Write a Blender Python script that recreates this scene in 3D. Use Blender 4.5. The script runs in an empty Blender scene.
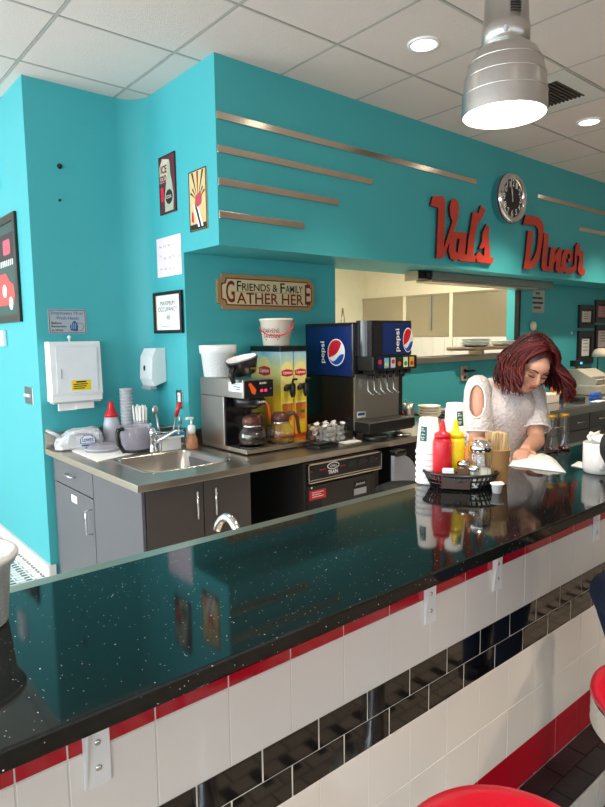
import bpy, bmesh, math, random
from mathutils import Vector, Matrix
random.seed(7)
PI = math.pi
scene = bpy.context.scene
C = scene.collection

# ------------------------------------------------------------------ camera
CAM_H = 1.58
YAW, PITCH, ROLL, FPX = math.radians(40.08), math.radians(6.29), math.radians(-0.757), 612.0
_f = Vector((math.sin(YAW)*math.cos(PITCH), math.cos(YAW)*math.cos(PITCH), -math.sin(PITCH)))
_r0 = Vector((math.cos(YAW), -math.sin(YAW), 0)); _u0 = _r0.cross(_f)
_r = math.cos(ROLL)*_r0 + math.sin(ROLL)*_u0
_u = -math.sin(ROLL)*_r0 + math.cos(ROLL)*_u0
cam = bpy.data.cameras.new('camera'); camo = bpy.data.objects.new('camera', cam); C.objects.link(camo)
camo.matrix_world = Matrix(((_r.x, _u.x, -_f.x, 0), (_r.y, _u.y, -_f.y, 0), (_r.z, _u.z, -_f.z, CAM_H), (0, 0, 0, 1)))
cam.sensor_fit = 'VERTICAL'; cam.sensor_height = 36.0; cam.lens = FPX*36.0/807.0
cam.clip_start = 0.02; cam.clip_end = 100
scene.camera = camo

def ray(px, py):
    return _r*((px-302.5)/FPX) + _u*(-(py-403.5)/FPX) + _f
def onZ(px, py, z): d = ray(px, py); t = (z-CAM_H)/d.z; return Vector((d.x*t, d.y*t, z))
def onY(px, py, y): d = ray(px, py); t = y/d.y; return Vector((d.x*t, y, CAM_H+d.z*t))
def onX(px, py, x): d = ray(px, py); t = x/d.x; return Vector((x, d.y*t, CAM_H+d.z*t))

# ------------------------------------------------------------------ world, daylight, exposure
world = bpy.data.worlds.new('world'); scene.world = world; world.use_nodes = True
bg = world.node_tree.nodes['Background']
bg.inputs['Color'].default_value = (0.80, 0.90, 1.0, 1); bg.inputs['Strength'].default_value = 1.0
scene.view_settings.view_transform = 'Standard'; scene.view_settings.look = 'None'
scene.view_settings.gamma = 1.0; scene.view_settings.use_curve_mapping = False
scene.view_settings.exposure = 0.18

def area(name, loc, rot, sx, sy, power, col):
    l = bpy.data.lights.new(name, 'AREA'); l.shape = 'RECTANGLE'; l.size = sx; l.size_y = sy
    l.energy = power; l.color = col
    o = bpy.data.objects.new(name, l); C.objects.link(o); o.location = loc; o.rotation_euler = rot
    return o
# daylight through the shop windows (each lamp fills one window opening of the dining room)
area('daylight_window', (-2.93, 1.9, 1.75), (0, -PI/2, 0), 1.9, 4.2, 128, (0.84, 0.94, 1.0))
area('daylight_window', (-2.93, -1.9, 1.75), (0, -PI/2, 0), 1.9, 2.4, 60, (0.90, 0.96, 1.0))
area('daylight_window', (-2.93, 5.6, 1.75), (0, -PI/2, 0), 1.9, 2.6, 155, (0.84, 0.94, 1.0))
area('daylight_window', (1.2, -3.43, 1.7), (PI/2, 0, 0), 5.2, 1.9, 9, (1.0, 0.97, 0.94))

# ------------------------------------------------------------------ materials
def lin(h):
    h = h.lstrip('#'); out = []
    for i in (0, 2, 4):
        c = int(h[i:i+2], 16)/255.0
        out.append(c/12.92 if c <= 0.04045 else ((c+0.055)/1.055)**2.4)
    return (*out, 1.0)
MATS = {}
def M(name, col, rough=0.5, metal=0.0, noise=None, bump=None, coat=0.0, trans=0.0, emit=0.0, spec=0.5, aniso=None, alpha=1.0, sss=0.0):
    if name in MATS: return MATS[name]
    m = bpy.data.materials.new(name); m.use_nodes = True; MATS[name] = m
    nt = m.node_tree; b = nt.nodes['Principled BSDF']
    b.inputs['Base Color'].default_value = lin(col); b.inputs['Roughness'].default_value = rough
    b.inputs['Metallic'].default_value = metal; b.inputs['Coat Weight'].default_value = coat
    b.inputs['Transmission Weight'].default_value = trans; b.inputs['Specular IOR Level'].default_value = spec
    b.inputs['Alpha'].default_value = alpha
    if sss: b.inputs['Subsurface Weight'].default_value = sss; b.inputs['Subsurface Scale'].default_value = 0.02
    if emit:
        b.inputs['Emission Color'].default_value = lin(col); b.inputs['Emission Strength'].default_value = emit
    tc = nt.nodes.new('ShaderNodeTexCoord')
    # every material carries a little procedural variation
    sc, am = noise if noise else (14.0, 0.05)
    n = nt.nodes.new('ShaderNodeTexNoise'); n.inputs['Scale'].default_value = sc; n.inputs['Detail'].default_value = 4
    mp = nt.nodes.new('ShaderNodeMapping'); nt.links.new(tc.outputs['Object'], mp.inputs['Vector'])
    if aniso: mp.inputs['Scale'].default_value = aniso
    nt.links.new(mp.outputs[0], n.inputs['Vector'])
    cr = nt.nodes.new('ShaderNodeMapRange'); cr.inputs[3].default_value = 1-am; cr.inputs[4].default_value = 1+am
    nt.links.new(n.outputs['Fac'], cr.inputs[0])
    mx = nt.nodes.new('ShaderNodeVectorMath'); mx.operation = 'SCALE'; mx.inputs[0].default_value = lin(col)[:3]
    nt.links.new(cr.outputs[0], mx.inputs['Scale']); nt.links.new(mx.outputs[0], b.inputs['Base Color'])
    if bump:
        n2 = nt.nodes.new('ShaderNodeTexNoise'); n2.inputs['Scale'].default_value = bump[0]; n2.inputs['Detail'].default_value = 3
        nt.links.new(mp.outputs[0], n2.inputs['Vector'])
        bp = nt.nodes.new('ShaderNodeBump'); bp.inputs['Strength'].default_value = bump[1]; bp.inputs['Distance'].default_value = 0.01
        nt.links.new(n2.outputs['Fac'], bp.inputs['Height']); nt.links.new(bp.outputs[0], b.inputs['Normal'])
    return m

TEAL = M('teal_paint', '#46adb4', 0.5, noise=(3, 0.03), bump=(220, 0.04), spec=0.35)
TEAL2 = TEAL
WHITE = M('white_plastic', '#eceef0', 0.35)
WHITET = M('white_glazed_tile', '#e8e4e0', 0.16, noise=(5, 0.02), bump=(9, 0.03), coat=0.3)
BLACKT = M('black_glazed_tile', '#0b0b0d', 0.06, noise=(5, 0.1), bump=(16, 0.03), coat=0.6)
REDT = M('red_glazed_tile', '#b00f24', 0.10, noise=(5, 0.06), bump=(16, 0.03), coat=0.4)
GROUT = M('white_grout', '#d8d4ce', 0.9, bump=(300, 0.1))
STEEL = M('brushed_steel', '#b9b6b1', 0.28, 1.0, noise=(60, 0.12), aniso=(1, 1, 18))
STEELH = M('brushed_steel_horizontal', '#c4bbae', 0.3, 1.0, noise=(40, 0.12), aniso=(1, 14, 14))
CHROME = M('chrome', '#e2e4e6', 0.07, 1.0)
DARKMET = M('dark_metal', '#2b2a2a', 0.4, 0.7)
BLACKP = M('black_plastic', '#101012', 0.32)
BLACKS = M('black_satin', '#17161a', 0.22, coat=0.3)
CABLIT = M('lit_side_laminate', '#5d5c62', 0.35, noise=(30, 0.04))  # cabinet laminate with the bluish daylight on its side put into the colour
CABDARK = M('dark_shaded_laminate', '#4b4442', 0.38, noise=(30, 0.05))  # same laminate, shade of its front put into the colour; also dark drawers
REDV = M('red_vinyl', '#c8122c', 0.28, bump=(150, 0.05), coat=0.2)
REDP = M('red_plastic', '#d3202f', 0.3)
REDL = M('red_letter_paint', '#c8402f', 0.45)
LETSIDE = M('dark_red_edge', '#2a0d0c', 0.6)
YEL = M('yellow_plastic', '#f2d21a', 0.3)
PAPER = M('paper', '#f3f1ee', 0.8, bump=(80, 0.1))
PAPERC = M('aged_paper', '#e8dccf', 0.8)
CREAM = M('cream_paint', '#efe3cc', 0.6)
WOODF = M('black_frame_wood', '#17110f', 0.35, noise=(30, 0.2), aniso=(1, 1, 8))
KRAFT = M('kraft_paper', '#b88a58', 0.75, bump=(120, 0.1))
WOODSTIR = M('birch_wood', '#dcc193', 0.6, noise=(60, 0.1))
BLUE = M('bright_blue_plastic', '#1c62c8', 0.35)
NAVY = M('navy_panel', '#0e2a66', 0.25)
LBLUE = M('light_blue_print', '#8fcbe6', 0.5)
GREENP = M('green_print', '#2f8a34', 0.5)
ORANGE = M('orange_plastic', '#f0601c', 0.35)
TEAY = M('tea_yellow_print', '#f3d63f', 0.4, noise=(6, 0.08))
TEALID = M('teal_ink', '#23605c', 0.6)
INK = M('black_ink', '#1b1718', 0.7)
INKR = M('maroon_ink', '#7a1a16', 0.7)
INKB = M('blue_ink', '#274a8f', 0.7)
GOLD = M('gold_cap', '#c99a3a', 0.35, 0.6)
SIGNTAN = M('tan_sign_paint', '#d9c79c', 0.6, noise=(20, 0.06))
SIGNBRN = M('brown_sign_border', '#a8875a', 0.55, noise=(20, 0.1))
PEACH = M('peach_sauce', '#d98a52', 0.35)
SKIN = M('skin', '#dba489', 0.5, noise=(12, 0.05), sss=0.15)
DENIM = M('denim', '#1f3558', 0.85, noise=(90, 0.18), bump=(400, 0.15))
CHAIRBLK = M('black_cloth', '#141216', 0.8, bump=(300, 0.1))
FOAM = M('foam_cup', '#f6f4f1', 0.55, bump=(200, 0.03))
GREYB = M('grey_plastic_bag', '#c6c8cd', 0.35, bump=(30, 0.5))
BEIGE = M('beige_plastic', '#cbc6b3', 0.45)
LGREY = M('light_grey', '#a9adb3', 0.45)
SHADEI = M('lamp_shade_aluminium', '#c9c7c4', 0.3, 1.0, noise=(30, 0.06), aniso=(1, 1, 12))

def clear(name, tint, fac, rough=0.03, glass=False):
    if name in MATS: return MATS[name]
    m = bpy.data.materials.new(name); m.use_nodes = True; MATS[name] = m
    nt = m.node_tree; nt.nodes.clear()
    out = nt.nodes.new('ShaderNodeOutputMaterial'); mix = nt.nodes.new('ShaderNodeMixShader')
    tr = nt.nodes.new('ShaderNodeBsdfTransparent'); tr.inputs[0].default_value = lin(tint)
    if glass:
        gl = nt.nodes.new('ShaderNodeBsdfGlossy'); gl.inputs['Color'].default_value = (1, 1, 1, 1); gl.inputs['Roughness'].default_value = rough
    else:
        gl = nt.nodes.new('ShaderNodeBsdfPrincipled'); gl.inputs['Base Color'].default_value = lin(tint); gl.inputs['Roughness'].default_value = rough
    no = nt.nodes.new('ShaderNodeTexNoise'); no.inputs['Scale'].default_value = 30
    mr = nt.nodes.new('ShaderNodeMapRange'); mr.inputs[3].default_value = fac*0.7; mr.inputs[4].default_value = fac*1.3
    nt.links.new(no.outputs['Fac'], mr.inputs[0])
    if glass:      # reflect more at grazing angles, as glass does
        lf = nt.nodes.new('ShaderNodeLayerWeight'); lf.inputs[0].default_value = 0.5
        lw = nt.nodes.new('ShaderNodeMath'); lw.operation = 'POWER'; lw.inputs[1].default_value = 4.0; nt.links.new(lf.outputs['Facing'], lw.inputs[0])
        ad = nt.nodes.new('ShaderNodeMath'); ad.operation = 'ADD'; nt.links.new(mr.outputs[0], ad.inputs[0]); nt.links.new(lw.outputs[0], ad.inputs[1]); nt.links.new(ad.outputs[0], mix.inputs[0])
    else: nt.links.new(mr.outputs[0], mix.inputs[0])
    nt.links.new(tr.outputs[0], mix.inputs[1]); nt.links.new(gl.outputs[0], mix.inputs[2]); nt.links.new(mix.outputs[0], out.inputs[0])
    return m
GLASS = clear('clear_glass', '#f4f8f6', 0.07, 0.03, True)
CLEARP = clear('clear_plastic', '#f1f3f5', 0.10, 0.12, True)
CUPM = clear('nested_clear_cup', '#d3d7dc', 0.8, 0.12)
FROST = clear('frosted_plastic', '#f2f4f4', 0.82, 0.35)
SMOKE = clear('smoked_plastic', '#dddbe3', 0.34, 0.1)
COFFEE = M('coffee', '#1c0d07', 0.1)

def granite():
    m = bpy.data.materials.new('black_sparkle_granite'); m.use_nodes = True; nt = m.node_tree; b = nt.nodes['Principled BSDF']
    tc = nt.nodes.new('ShaderNodeTexCoord')
    b.inputs['Roughness'].default_value = 0.06; b.inputs['Specular IOR Level'].default_value = 0.36
    def flecks(scale, thr):
        v = nt.nodes.new('ShaderNodeTexVoronoi'); v.inputs['Scale'].default_value = scale
        nt.links.new(tc.outputs['Object'], v.inputs['Vector'])
        lt = nt.nodes.new('ShaderNodeMath'); lt.operation = 'LESS_THAN'; lt.inputs[1].default_value = thr
        nt.links.new(v.outputs['Distance'], lt.inputs[0])
        sep = nt.nodes.new('ShaderNodeSeparateColor'); nt.links.new(v.outputs['Color'], sep.inputs[0])
        gt = nt.nodes.new('ShaderNodeMath'); gt.operation = 'GREATER_THAN'; gt.inputs[1].default_value = 0.4
        nt.links.new(sep.outputs[0], gt.inputs[0])
        mu = nt.nodes.new('ShaderNodeMath'); mu.operation = 'MULTIPLY'
        nt.links.new(lt.outputs[0], mu.inputs[0]); nt.links.new(gt.outputs[0], mu.inputs[1]); return mu
    a = flecks(52, 0.055); c = flecks(120, 0.09)
    c2 = nt.nodes.new('ShaderNodeMath'); c2.operation = 'MULTIPLY'; c2.inputs[1].default_value = 0.6; nt.links.new(c.outputs[0], c2.inputs[0])
    mx = nt.nodes.new('ShaderNodeMath'); mx.operation = 'MAXIMUM'; nt.links.new(a.outputs[0], mx.inputs[0]); nt.links.new(c2.outputs[0], mx.inputs[1])
    n = nt.nodes.new('ShaderNodeTexNoise'); n.inputs['Scale'].default_value = 160; nt.links.new(tc.outputs['Object'], n.inputs['Vector'])
    base = nt.nodes.new('ShaderNodeMix'); base.data_type = 'RGBA'; base.inputs[6].default_value = lin('#090a0a'); base.inputs[7].default_value = lin('#141817')
    nt.links.new(n.outputs['Fac'], base.inputs[0])
    f = nt.nodes.new('ShaderNodeMix'); f.data_type = 'RGBA'; nt.links.new(mx.outputs[0], f.inputs[0])
    nt.links.new(base.outputs[2], f.inputs[6]); f.inputs[7].default_value = lin('#ffffff')
    nt.links.new(f.outputs[2], b.inputs['Base Color'])
    return m
GRANITE = granite()

def floor_mat(name='black_and_white_mosaic_floor', c1='#efeeea', c2='#e4e2de', c3='#8d8a85', c4='#1a1a1c', k=1.0):
    m = bpy.data.materials.new(name); m.use_nodes = True; nt = m.node_tree; b = nt.nodes['Principled BSDF']
    tc = nt.nodes.new('ShaderNodeTexCoord'); b.inputs['Roughness'].default_value = 0.3
    br = nt.nodes.new('ShaderNodeTexBrick'); br.inputs['Scale'].default_value = 1.0
    br.inputs['Brick Width'].default_value = 0.10*k; br.inputs['Row Height'].default_value = 0.05*k; br.inputs['Mortar Size'].default_value = 0.004
    br.inputs['Color1'].default_value = lin(c1); br.inputs['Color2'].default_value = lin(c2); br.inputs['Mortar'].default_value = lin(c3)
    nt.links.new(tc.outputs['Object'], br.inputs['Vector'])
    sx = nt.nodes.new('ShaderNodeSeparateXYZ'); nt.links.new(tc.outputs['Object'], sx.inputs[0])
    def wave(out, period, duty):
        a = nt.nodes.new('ShaderNodeMath'); a.operation = 'DIVIDE'; a.inputs[1].default_value = period; nt.links.new(out, a.inputs[0])
        c = nt.nodes.new('ShaderNodeMath'); c.operation = 'FRACT'; nt.links.new(a.outputs[0], c.inputs[0])
        d = nt.nodes.new('ShaderNodeMath'); d.operation = 'LESS_THAN'; d.inputs[1].default_value = duty; nt.links.new(c.outputs[0], d.inputs[0]); return d
    wa = wave(sx.outputs[0], 0.10*k, 0.35); wb = wave(sx.outputs[1], 0.05*(k if k == 1 else 3*k), 0.5)
    mu = nt.nodes.new('ShaderNodeMath'); mu.operation = 'MULTIPLY'; nt.links.new(wa.outputs[0], mu.inputs[0]); nt.links.new(wb.outputs[0], mu.inputs[1])
    mx = nt.nodes.new('ShaderNodeMix'); mx.data_type = 'RGBA'; nt.links.new(mu.outputs[0], mx.inputs[0]); nt.links.new(br.outputs[0], mx.inputs[6])
    mx.inputs[7].default_value = lin(c4); nt.links.new(mx.outputs[2], b.inputs['Base Color'])
    return m
FLOORM = floor_mat()
FLOORD = floor_mat('shaded_basketweave_floor', '#968a7d', '#857a6e', '#4a433d', '#1c1715', 1.3)  # same mosaic, the shadow by the counter put into darker, browner colours
CEILM = M('mineral_ceiling_tile', '#e2d6cf', 0.95, noise=(260, 0.12), bump=(240, 0.5))
GRIDM = M('ceiling_grid_metal', '#b3aea9', 0.6)

# lace fabric of the blouse
LACE = M('white_lace', '#e2d9d8', 0.85, noise=(70, 0.2), bump=(75, 1.0))
HEM = M('white_trim', '#f3f0ef', 0.7)
def hair_mat():
    m = M('auburn_hair', '#4a0f10', 0.42, noise=(120, 0.35), aniso=(1, 1, 0.15)); return m
HAIR = hair_mat()

# ------------------------------------------------------------------ mesh builder
class MB:
    def __init__(s): s.bm = bmesh.new(); s.T = Matrix.Identity(4); s.mi = 0
    def _v(s, co): return s.bm.verts.new(s.T @ Vector(co))
    def _f(s, vs, mi=None):
        try:
            f = s.bm.faces.new(vs); f.material_index = s.mi if mi is None else mi; return f
        except ValueError: return None
    def box(s, x0, x1, y0, y1, z0, z1, bev=0.0, seg=2):
        b = bmesh.new(); bmesh.ops.create_cube(b, size=1)
        bmesh.ops.scale(b, vec=(abs(x1-x0), abs(y1-y0), abs(z1-z0)), verts=b.verts)
        bmesh.ops.translate(b, vec=((x0+x1)/2, (y0+y1)/2, (z0+z1)/2), verts=b.verts)
        if bev > 0: bmesh.ops.bevel(b, geom=b.edges[:], offset=bev, segments=seg, affect='EDGES', profile=0.6)
        s.merge(b); return s
    def merge(s, b):
        mp = {v: s._v(v.co) for v in b.verts}
        for f in b.faces:
            nf = s._f([mp[v] for v in f.verts])
            if nf: nf.smooth = f.smooth
        b.free()
    def lathe(s, prof, n=24, c=(0, 0, 0), cap0=True, cap1=True, smooth=True, sx=1, sy=1):
        rings = []
        for r, z in prof:
            rings.append([s._v((c[0]+sx*r*math.cos(2*PI*i/n), c[1]+sy*r*math.sin(2*PI*i/n), c[2]+z)) for i in range(n)])
        for a, b in zip(rings, rings[1:]):
            for i in range(n):
                f = s._f([a[i], a[(i+1) % n], b[(i+1) % n], b[i]])
                if f: f.smooth = smooth
        if cap0: s._f(rings[0][::-1])
        if cap1: s._f(rings[-1])
        return s
    def tube(s, pts, r, n=8, caps=True, smooth=True, flat=1.0, up=None):
        pts = [Vector(p) for p in pts]; rr = r if isinstance(r, (list, tuple)) else [r]*len(pts)
        rings = []; prev = None
        for i, p in enumerate(pts):
            t = (pts[min(i+1, len(pts)-1)] - pts[max(i-1, 0)])
            if t.length < 1e-9: t = Vector((0, 0, 1))
            t.normalize()
            if prev is None:
                a = Vector(up) if up else (Vector((0, 0, 1)) if abs(t.z) < 0.9 else Vector((1, 0, 0)))
            else: a = prev
            x = (a - t*a.dot(t))
            if x.length < 1e-6: x = t.orthogonal()
            x.normalize(); y = t.cross(x); prev = x
            rings.append([s._v(p + x*rr[i]*flat*math.cos(2*PI*k/n) + y*rr[i]*math.sin(2*PI*k/n)) for k in range(n)])
        for a, b in zip(rings, rings[1:]):
            for k in range(n):
                f = s._f([a[k], a[(k+1) % n], b[(k+1) % n], b[k]])
                if f: f.smooth = smooth
        if caps: s._f(rings[0][::-1]); s._f(rings[-1])
        return s
    def loft(s, rings, closed=True, cap0=True, cap1=True, smooth=True):
        R = [[s._v(p) for p in r] for r in rings]; n = len(R[0])
        for a, b in zip(R, R[1:]):
            for k in range(n if closed else n-1):
                f = s._f([a[k], a[(k+1) % n], b[(k+1) % n], b[k]])
                if f: f.smooth = smooth
        if closed and cap0: s._f(R[0][::-1])
        if closed and cap1: s._f(R[-1])
        return s
    def prism(s, pts, y0, y1, side=None):
        # polygon in local XZ (x,z), extruded along y from y0 (front) to y1; side = material index of the edge
        a = [s._v((p[0], y0, p[1])) for p in pts]; b = [s._v((p[0], y1, p[1])) for p in pts]
        n = len(pts); s._f(a); s._f(b[::-1])
        for i in range(n): s._f([a[i], b[i], b[(i+1) % n], a[(i+1) % n]], side)
        return s
    def ellipsoid(s, c, r, seg=16, rings=10, rot=None):
        b = bmesh.new(); bmesh.ops.create_uvsphere(b, u_segments=seg, v_segments=rings, radius=1)
        bmesh.ops.scale(b, vec=r, verts=b.verts)
        if rot: bmesh.ops.rotate(b, cent=(0, 0, 0), matrix=rot, verts=b.verts)
        bmesh.ops.translate(b, vec=c, verts=b.verts)
        for f in b.faces: f.smooth = True
        s.merge(b); return s
    def build(s, name, mats, parent=None, normals=True):
        if normals: bmesh.ops.recalc_face_normals(s.bm, faces=s.bm.faces[:])
        me = bpy.data.meshes.new(name); s.bm.to_mesh(me); s.bm.free()
        for m in (mats if isinstance(mats, (list, tuple)) else [mats]): me.materials.append(m)
        o = bpy.data.objects.new(name, me); C.objects.link(o)
        if parent: o.parent = parent
        return o

def tag(o, label=None, cat=None, group=None, kind=None):
    if label: o['label'] = label
    if cat: o['category'] = cat
    if group: o['group'] = group
    if kind: o['kind'] = kind
    return o
def thing(name, label, cat, loc=(0, 0, 0), rz=0.0, group=None):
    o = bpy.data.objects.new(name, None); o.empty_display_size = 0.05; C.objects.link(o)
    o.location = loc; o.rotation_euler = (0, 0, rz)
    return tag(o, label, cat, group)
def part(name, mat, parent, fn, label=None):
    mb = MB(); fn(mb); o = mb.build(name, mat, parent)
    if label: o['label'] = label
    return o
def box(name, mat, parent, x0, x1, y0, y1, z0, z1, bev=0.0, label=None):
    mb = MB(); mb.box(x0, x1, y0, y1, z0, z1, bev); o = mb.build(name, mat, parent)
    if label: o['label'] = label
    return o
def struct(o): o['kind'] = 'structure'; return o
def dup_tree(o, parent=None):
    c = o.copy(); C.objects.link(c); c.parent = parent
    for ch in list(o.children): dup_tree(ch, c)
    return c
FL = Matrix.Rotation(-PI/2, 4, 'Z')      # turns a front (-Y) decal into one on the left (-X) face
def text(body, w, h, mat, parent, loc, face='F', depth=0.0012, name='lettering', fit=True, rot=0.0, shear=0.0, bold=0.0):
    """flat lettering in a w x h box whose lower-left corner is loc, on a face looking to -Y ('F'), -X ('L') or up ('T')"""
    cu = bpy.data.curves.new(name, 'FONT'); cu.body = body; cu.size = 1.0; cu.resolution_u = 3; cu.shear = shear; cu.offset = bold
    cu.extrude = 0.0
    to = bpy.data.objects.new(name, cu)
    me = bpy.data.meshes.new_from_object(to); bpy.data.objects.remove(to); bpy.data.curves.remove(cu)
    xs = [v.co.x for v in me.vertices]; ys = [v.co.y for v in me.vertices]
    x0, x1, y0, y1 = min(xs), max(xs), min(ys), max(ys)
    R = Matrix.Rotation(rot, 4, 'Z')
    if face == 'F': T = Matrix.Translation(loc) @ Matrix(((1, 0, 0, 0), (0, 0, -1, 0), (0, 1, 0, 0), (0, 0, 0, 1)))
    elif face == 'L': T = Matrix.Translation(loc) @ FL @ Matrix(((1, 0, 0, 0), (0, 0, -1, 0), (0, 1, 0, 0), (0, 0, 0, 1)))
    else: T = Matrix.Translation(loc)
    for v in me.vertices:
        p = Vector(((v.co.x-x0)/(x1-x0)*w, (v.co.y-y0)/(y1-y0)*h, depth)); v.co = T @ (R @ p)
    me.materials.clear(); me.materials.append(mat)
    o = bpy.data.objects.new(name, me); C.objects.link(o); o.parent = parent
    return o
def decal(name, mat, parent, pts, loc, face='F', d0=0.0, d1=0.001):
    """thin print or plate: polygon pts (x,z) on a face looking to -Y ('F') or -X ('L')"""
    mb = MB(); mb.T = Matrix.Translation(loc) @ (FL if face == 'L' else Matrix.Identity(4))
    mb.prism(pts, -d1, -d0); return mb.build(name, mat, parent)
def rect(x0, x1, z0, z1): return [(x0, z0), (x1, z0), (x1, z1), (x0, z1)]
def disc(cx, cz, rx, rz, n=28, a0=0, a1=2*PI): return [(cx+rx*math.cos(a0+(a1-a0)*i/n), cz+rz*math.sin(a0+(a1-a0)*i/n)) for i in range(n)]
def rrect(x0, x1, z0, z1, r, n=4):
    out = []
    for cx, cz, a in ((x1-r, z0+r, -PI/2), (x1-r, z1-r, 0), (x0+r, z1-r, PI/2), (x0+r, z0+r, PI)):
        for i in range(n+1): t = a+PI/2*i/n; out.append((cx+r*math.cos(t), cz+r*math.sin(t)))
    return out

# ================================================================== SETTING
XL, YD, XP, YF, YS = 1.23, 4.07, 1.985, 3.51, 3.095       # pillar side, towel wall, poster wall, back wall, soffit front
CEIL, SOFB = 3.18, 2.115
X0, X1, Y0, Y1 = -3.0, 9.5, -3.5, 7.2
struct(box('floor', FLOORM, None, X0, X1, 1.08, Y1, -0.1, 0.0))
struct(box('floor_dining', FLOORD, None, X0, X1, Y0, 1.0795, -0.1, 0.0))

# ceiling: board above, lay-in tiles and grid bars as pieces
ceil_o = struct(box('ceiling', GRIDM, None, X0, X1, Y0, Y1, CEIL+0.012, CEIL+0.1))
GX, GY, GP = 1.165, 3.24, 0.6525
GPY = 0.6425
tile_me = None; lights_at = [(2.837, 2.29), (4.827, 2.30), (0.85, 2.29), (6.8, 2.3), (2.84, -0.3), (0.85, -0.3), (4.83, -0.3), (2.84, -2.2), (0.2, -2.2)]
nx0, nx1 = math.floor((X0-GX)/GP), math.ceil((X1-GX)/GP)
ny0, ny1 = math.floor((Y0-GY)/GPY), math.ceil((YD+0.0-GY)/GPY)
def in_room(x, y): return X0 < x < X1 and Y0 < y and (y < YS+0.05 or (y < YD+0.3 and x < XP) or (x < XL and y < Y1))
mb = MB(); mb.box(-GP/2+0.0095, GP/2-0.0095, -GPY/2+0.0095, GPY/2-0.0095, -0.003, 0.010, 0.002, 1)
tproto = mb.build('ceiling_tile', CEILM, ceil_o); used = False
vent_cell = None
for i in range(nx0, nx1):
    for j in range(ny0, math.ceil((Y1-GY)/GPY)):
        cx, cy = GX+(i+0.5)*GP, GY+(j+0.5)*GPY
        if not (in_room(cx-GP/2+0.05, cy-GPY/2+0.05) or in_room(cx, cy)) or cx-GP/2 < X0-0.35 or cy < Y0: continue
        if abs(cx-4.10) < 0.3 and abs(cy-2.28) < 0.3: vent_cell = (cx, cy); continue
        o = tproto if not used else tproto.copy()
        if used: C.objects.link(o)
        used = True; o.parent = ceil_o; o.location = (cx, cy, CEIL)
for i in range(nx0, nx1+1):
    x = GX+i*GP
    if X0 < x < X1: box('ceiling_grid_bar', GRIDM, ceil_o, x-0.0065, x+0.0065, Y0, (Y1 if x < XL else (YD+0.1 if x < XP else YS+0.05)), CEIL-0.004, CEIL+0.011)
for j in range(ny0, math.ceil((Y1-GY)/GPY)):
    y = GY+j*GPY
    if Y0 < y < Y1: box('ceiling_grid_bar', GRIDM, ceil_o, X0, (X1 if y < YS else (XP if y < YD else XL)), y-0.0065, y+0.0065, CEIL-0.0045, CEIL+0.0105)

# walls
def wallbox(name, x0, x1, y0, y1, z0=0.0, z1=CEIL, m=TEAL): return struct(box(name, m, None, x0, x1, y0, y1, z0, z1))
# pillar + towel wall + concave corner + poster wall: one continuous painted shell
R_ = 0.17; prof = [(XL, Y1), (XL, YD)]
for k in range(0, 33):
    a = PI/2*k/32
    prof.append((XP-R_+R_*math.sin(a), YD-R_+R_*math.cos(a)))
prof += [(XP, YF), (XP+0.12, YF+0.01), (XP+0.12, YF+0.3), (XP+0.12, Y1)]
mb = MB()
vs0 = [mb._v((x, y, 0)) for x, y in prof]; vs1 = [mb._v((x, y, CEIL+0.01)) for x, y in prof]
n = len(prof)
for k in range(n):
    f = mb._f([vs0[k], vs0[(k+1) % n], vs1[(k+1) % n], vs1[k]])
mb._f(vs1); mb._f(vs0[::-1])
struct(mb.build('wall_left', TEAL))
# back wall with the kitchen pass-through
WX0, WX1, WZ0, WZ1 = 3.30, 5.95, 1.375, SOFB
mb = MB()
mb.box(XP+0.0005, WX0, YF, YF+0.14, 0, CEIL); mb.box(WX0, WX1, YF, YF+0.14, 0, WZ0); mb.box(WX0, WX1, YF, YF+0.14, WZ1, CEIL); mb.box(WX1, 6.22, YF, YF+0.14, 0, CEIL)
mb.box(6.22, X1, YF+0.05, YF+0.14, 0, CEIL)
struct(mb.build('wall_back', TEAL))
# dropped soffit carrying the sign
struct(box('wall_soffit', TEAL, None, XP, X1, YS, YF-0.0005, SOFB, CEIL))
DINEW = M('warm_white_wall', '#d8cdbd', 0.7)
# dining room shell behind the camera, with big windows
mb = MB()
mb.box(X0-0.12, X0, Y0, Y1, 0, 0.8); mb.box(X0-0.12, X0, Y0, Y1, 2.7, CEIL)
for a, b in ((Y0, -3.1), (-0.7, -0.2), (4.0, 4.3), (6.9, Y1)): mb.box(X0-0.12, X0, a, b, 0.8, 2.7)
struct(mb.build('wall_window_side', DINEW))
mb = MB()
mb.box(X0, X1, Y0-0.12, Y0, 0, 0.75); mb.box(X0, X1, Y0-0.12, Y0, 2.65, CEIL)
for a, b in ((X0, -1.4), (3.8, X1)): mb.box(a, b, Y0-0.12, Y0, 0.75, 2.65)
struct(mb.build('wall_front', DINEW))
struct(box('wall_right', DINEW, None, X1, X1+0.12, Y0, Y1, 0, CEIL))
struct(box('wall_corridor_end', DINEW, None, X0, X1, Y1, Y1+0.12, 0, CEIL))
def window(nm, axis, a, b, z0, z1, at):
    mb = MB()
    mull = 4
    for k in range(mull+1):
        t = a+(b-a)*k/mull
        if axis == 'Y': mb.box(at-0.09, at-0.03, t-0.03, t+0.03, z0, z1)
        else: mb.box(t-0.03, t+0.03, at-0.09, at-0.03, z0, z1)
    for z in (z0, z1):
        if axis == 'Y': mb.box(at-0.09, at-0.03, a, b, z-0.03, z+0.03)
        else: mb.box(a, b, at-0.09, at-0.03, z-0.03, z+0.03)
    o = struct(mb.build(nm, WHITE))
    g = MB()
    if axis == 'Y': g.box(at-0.064, at-0.058, a, b, z0, z1)
    else: g.box(a, b, at-0.064, at-0.058, z0, z1)
    g.build('window_pane', GLASS, o)
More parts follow.
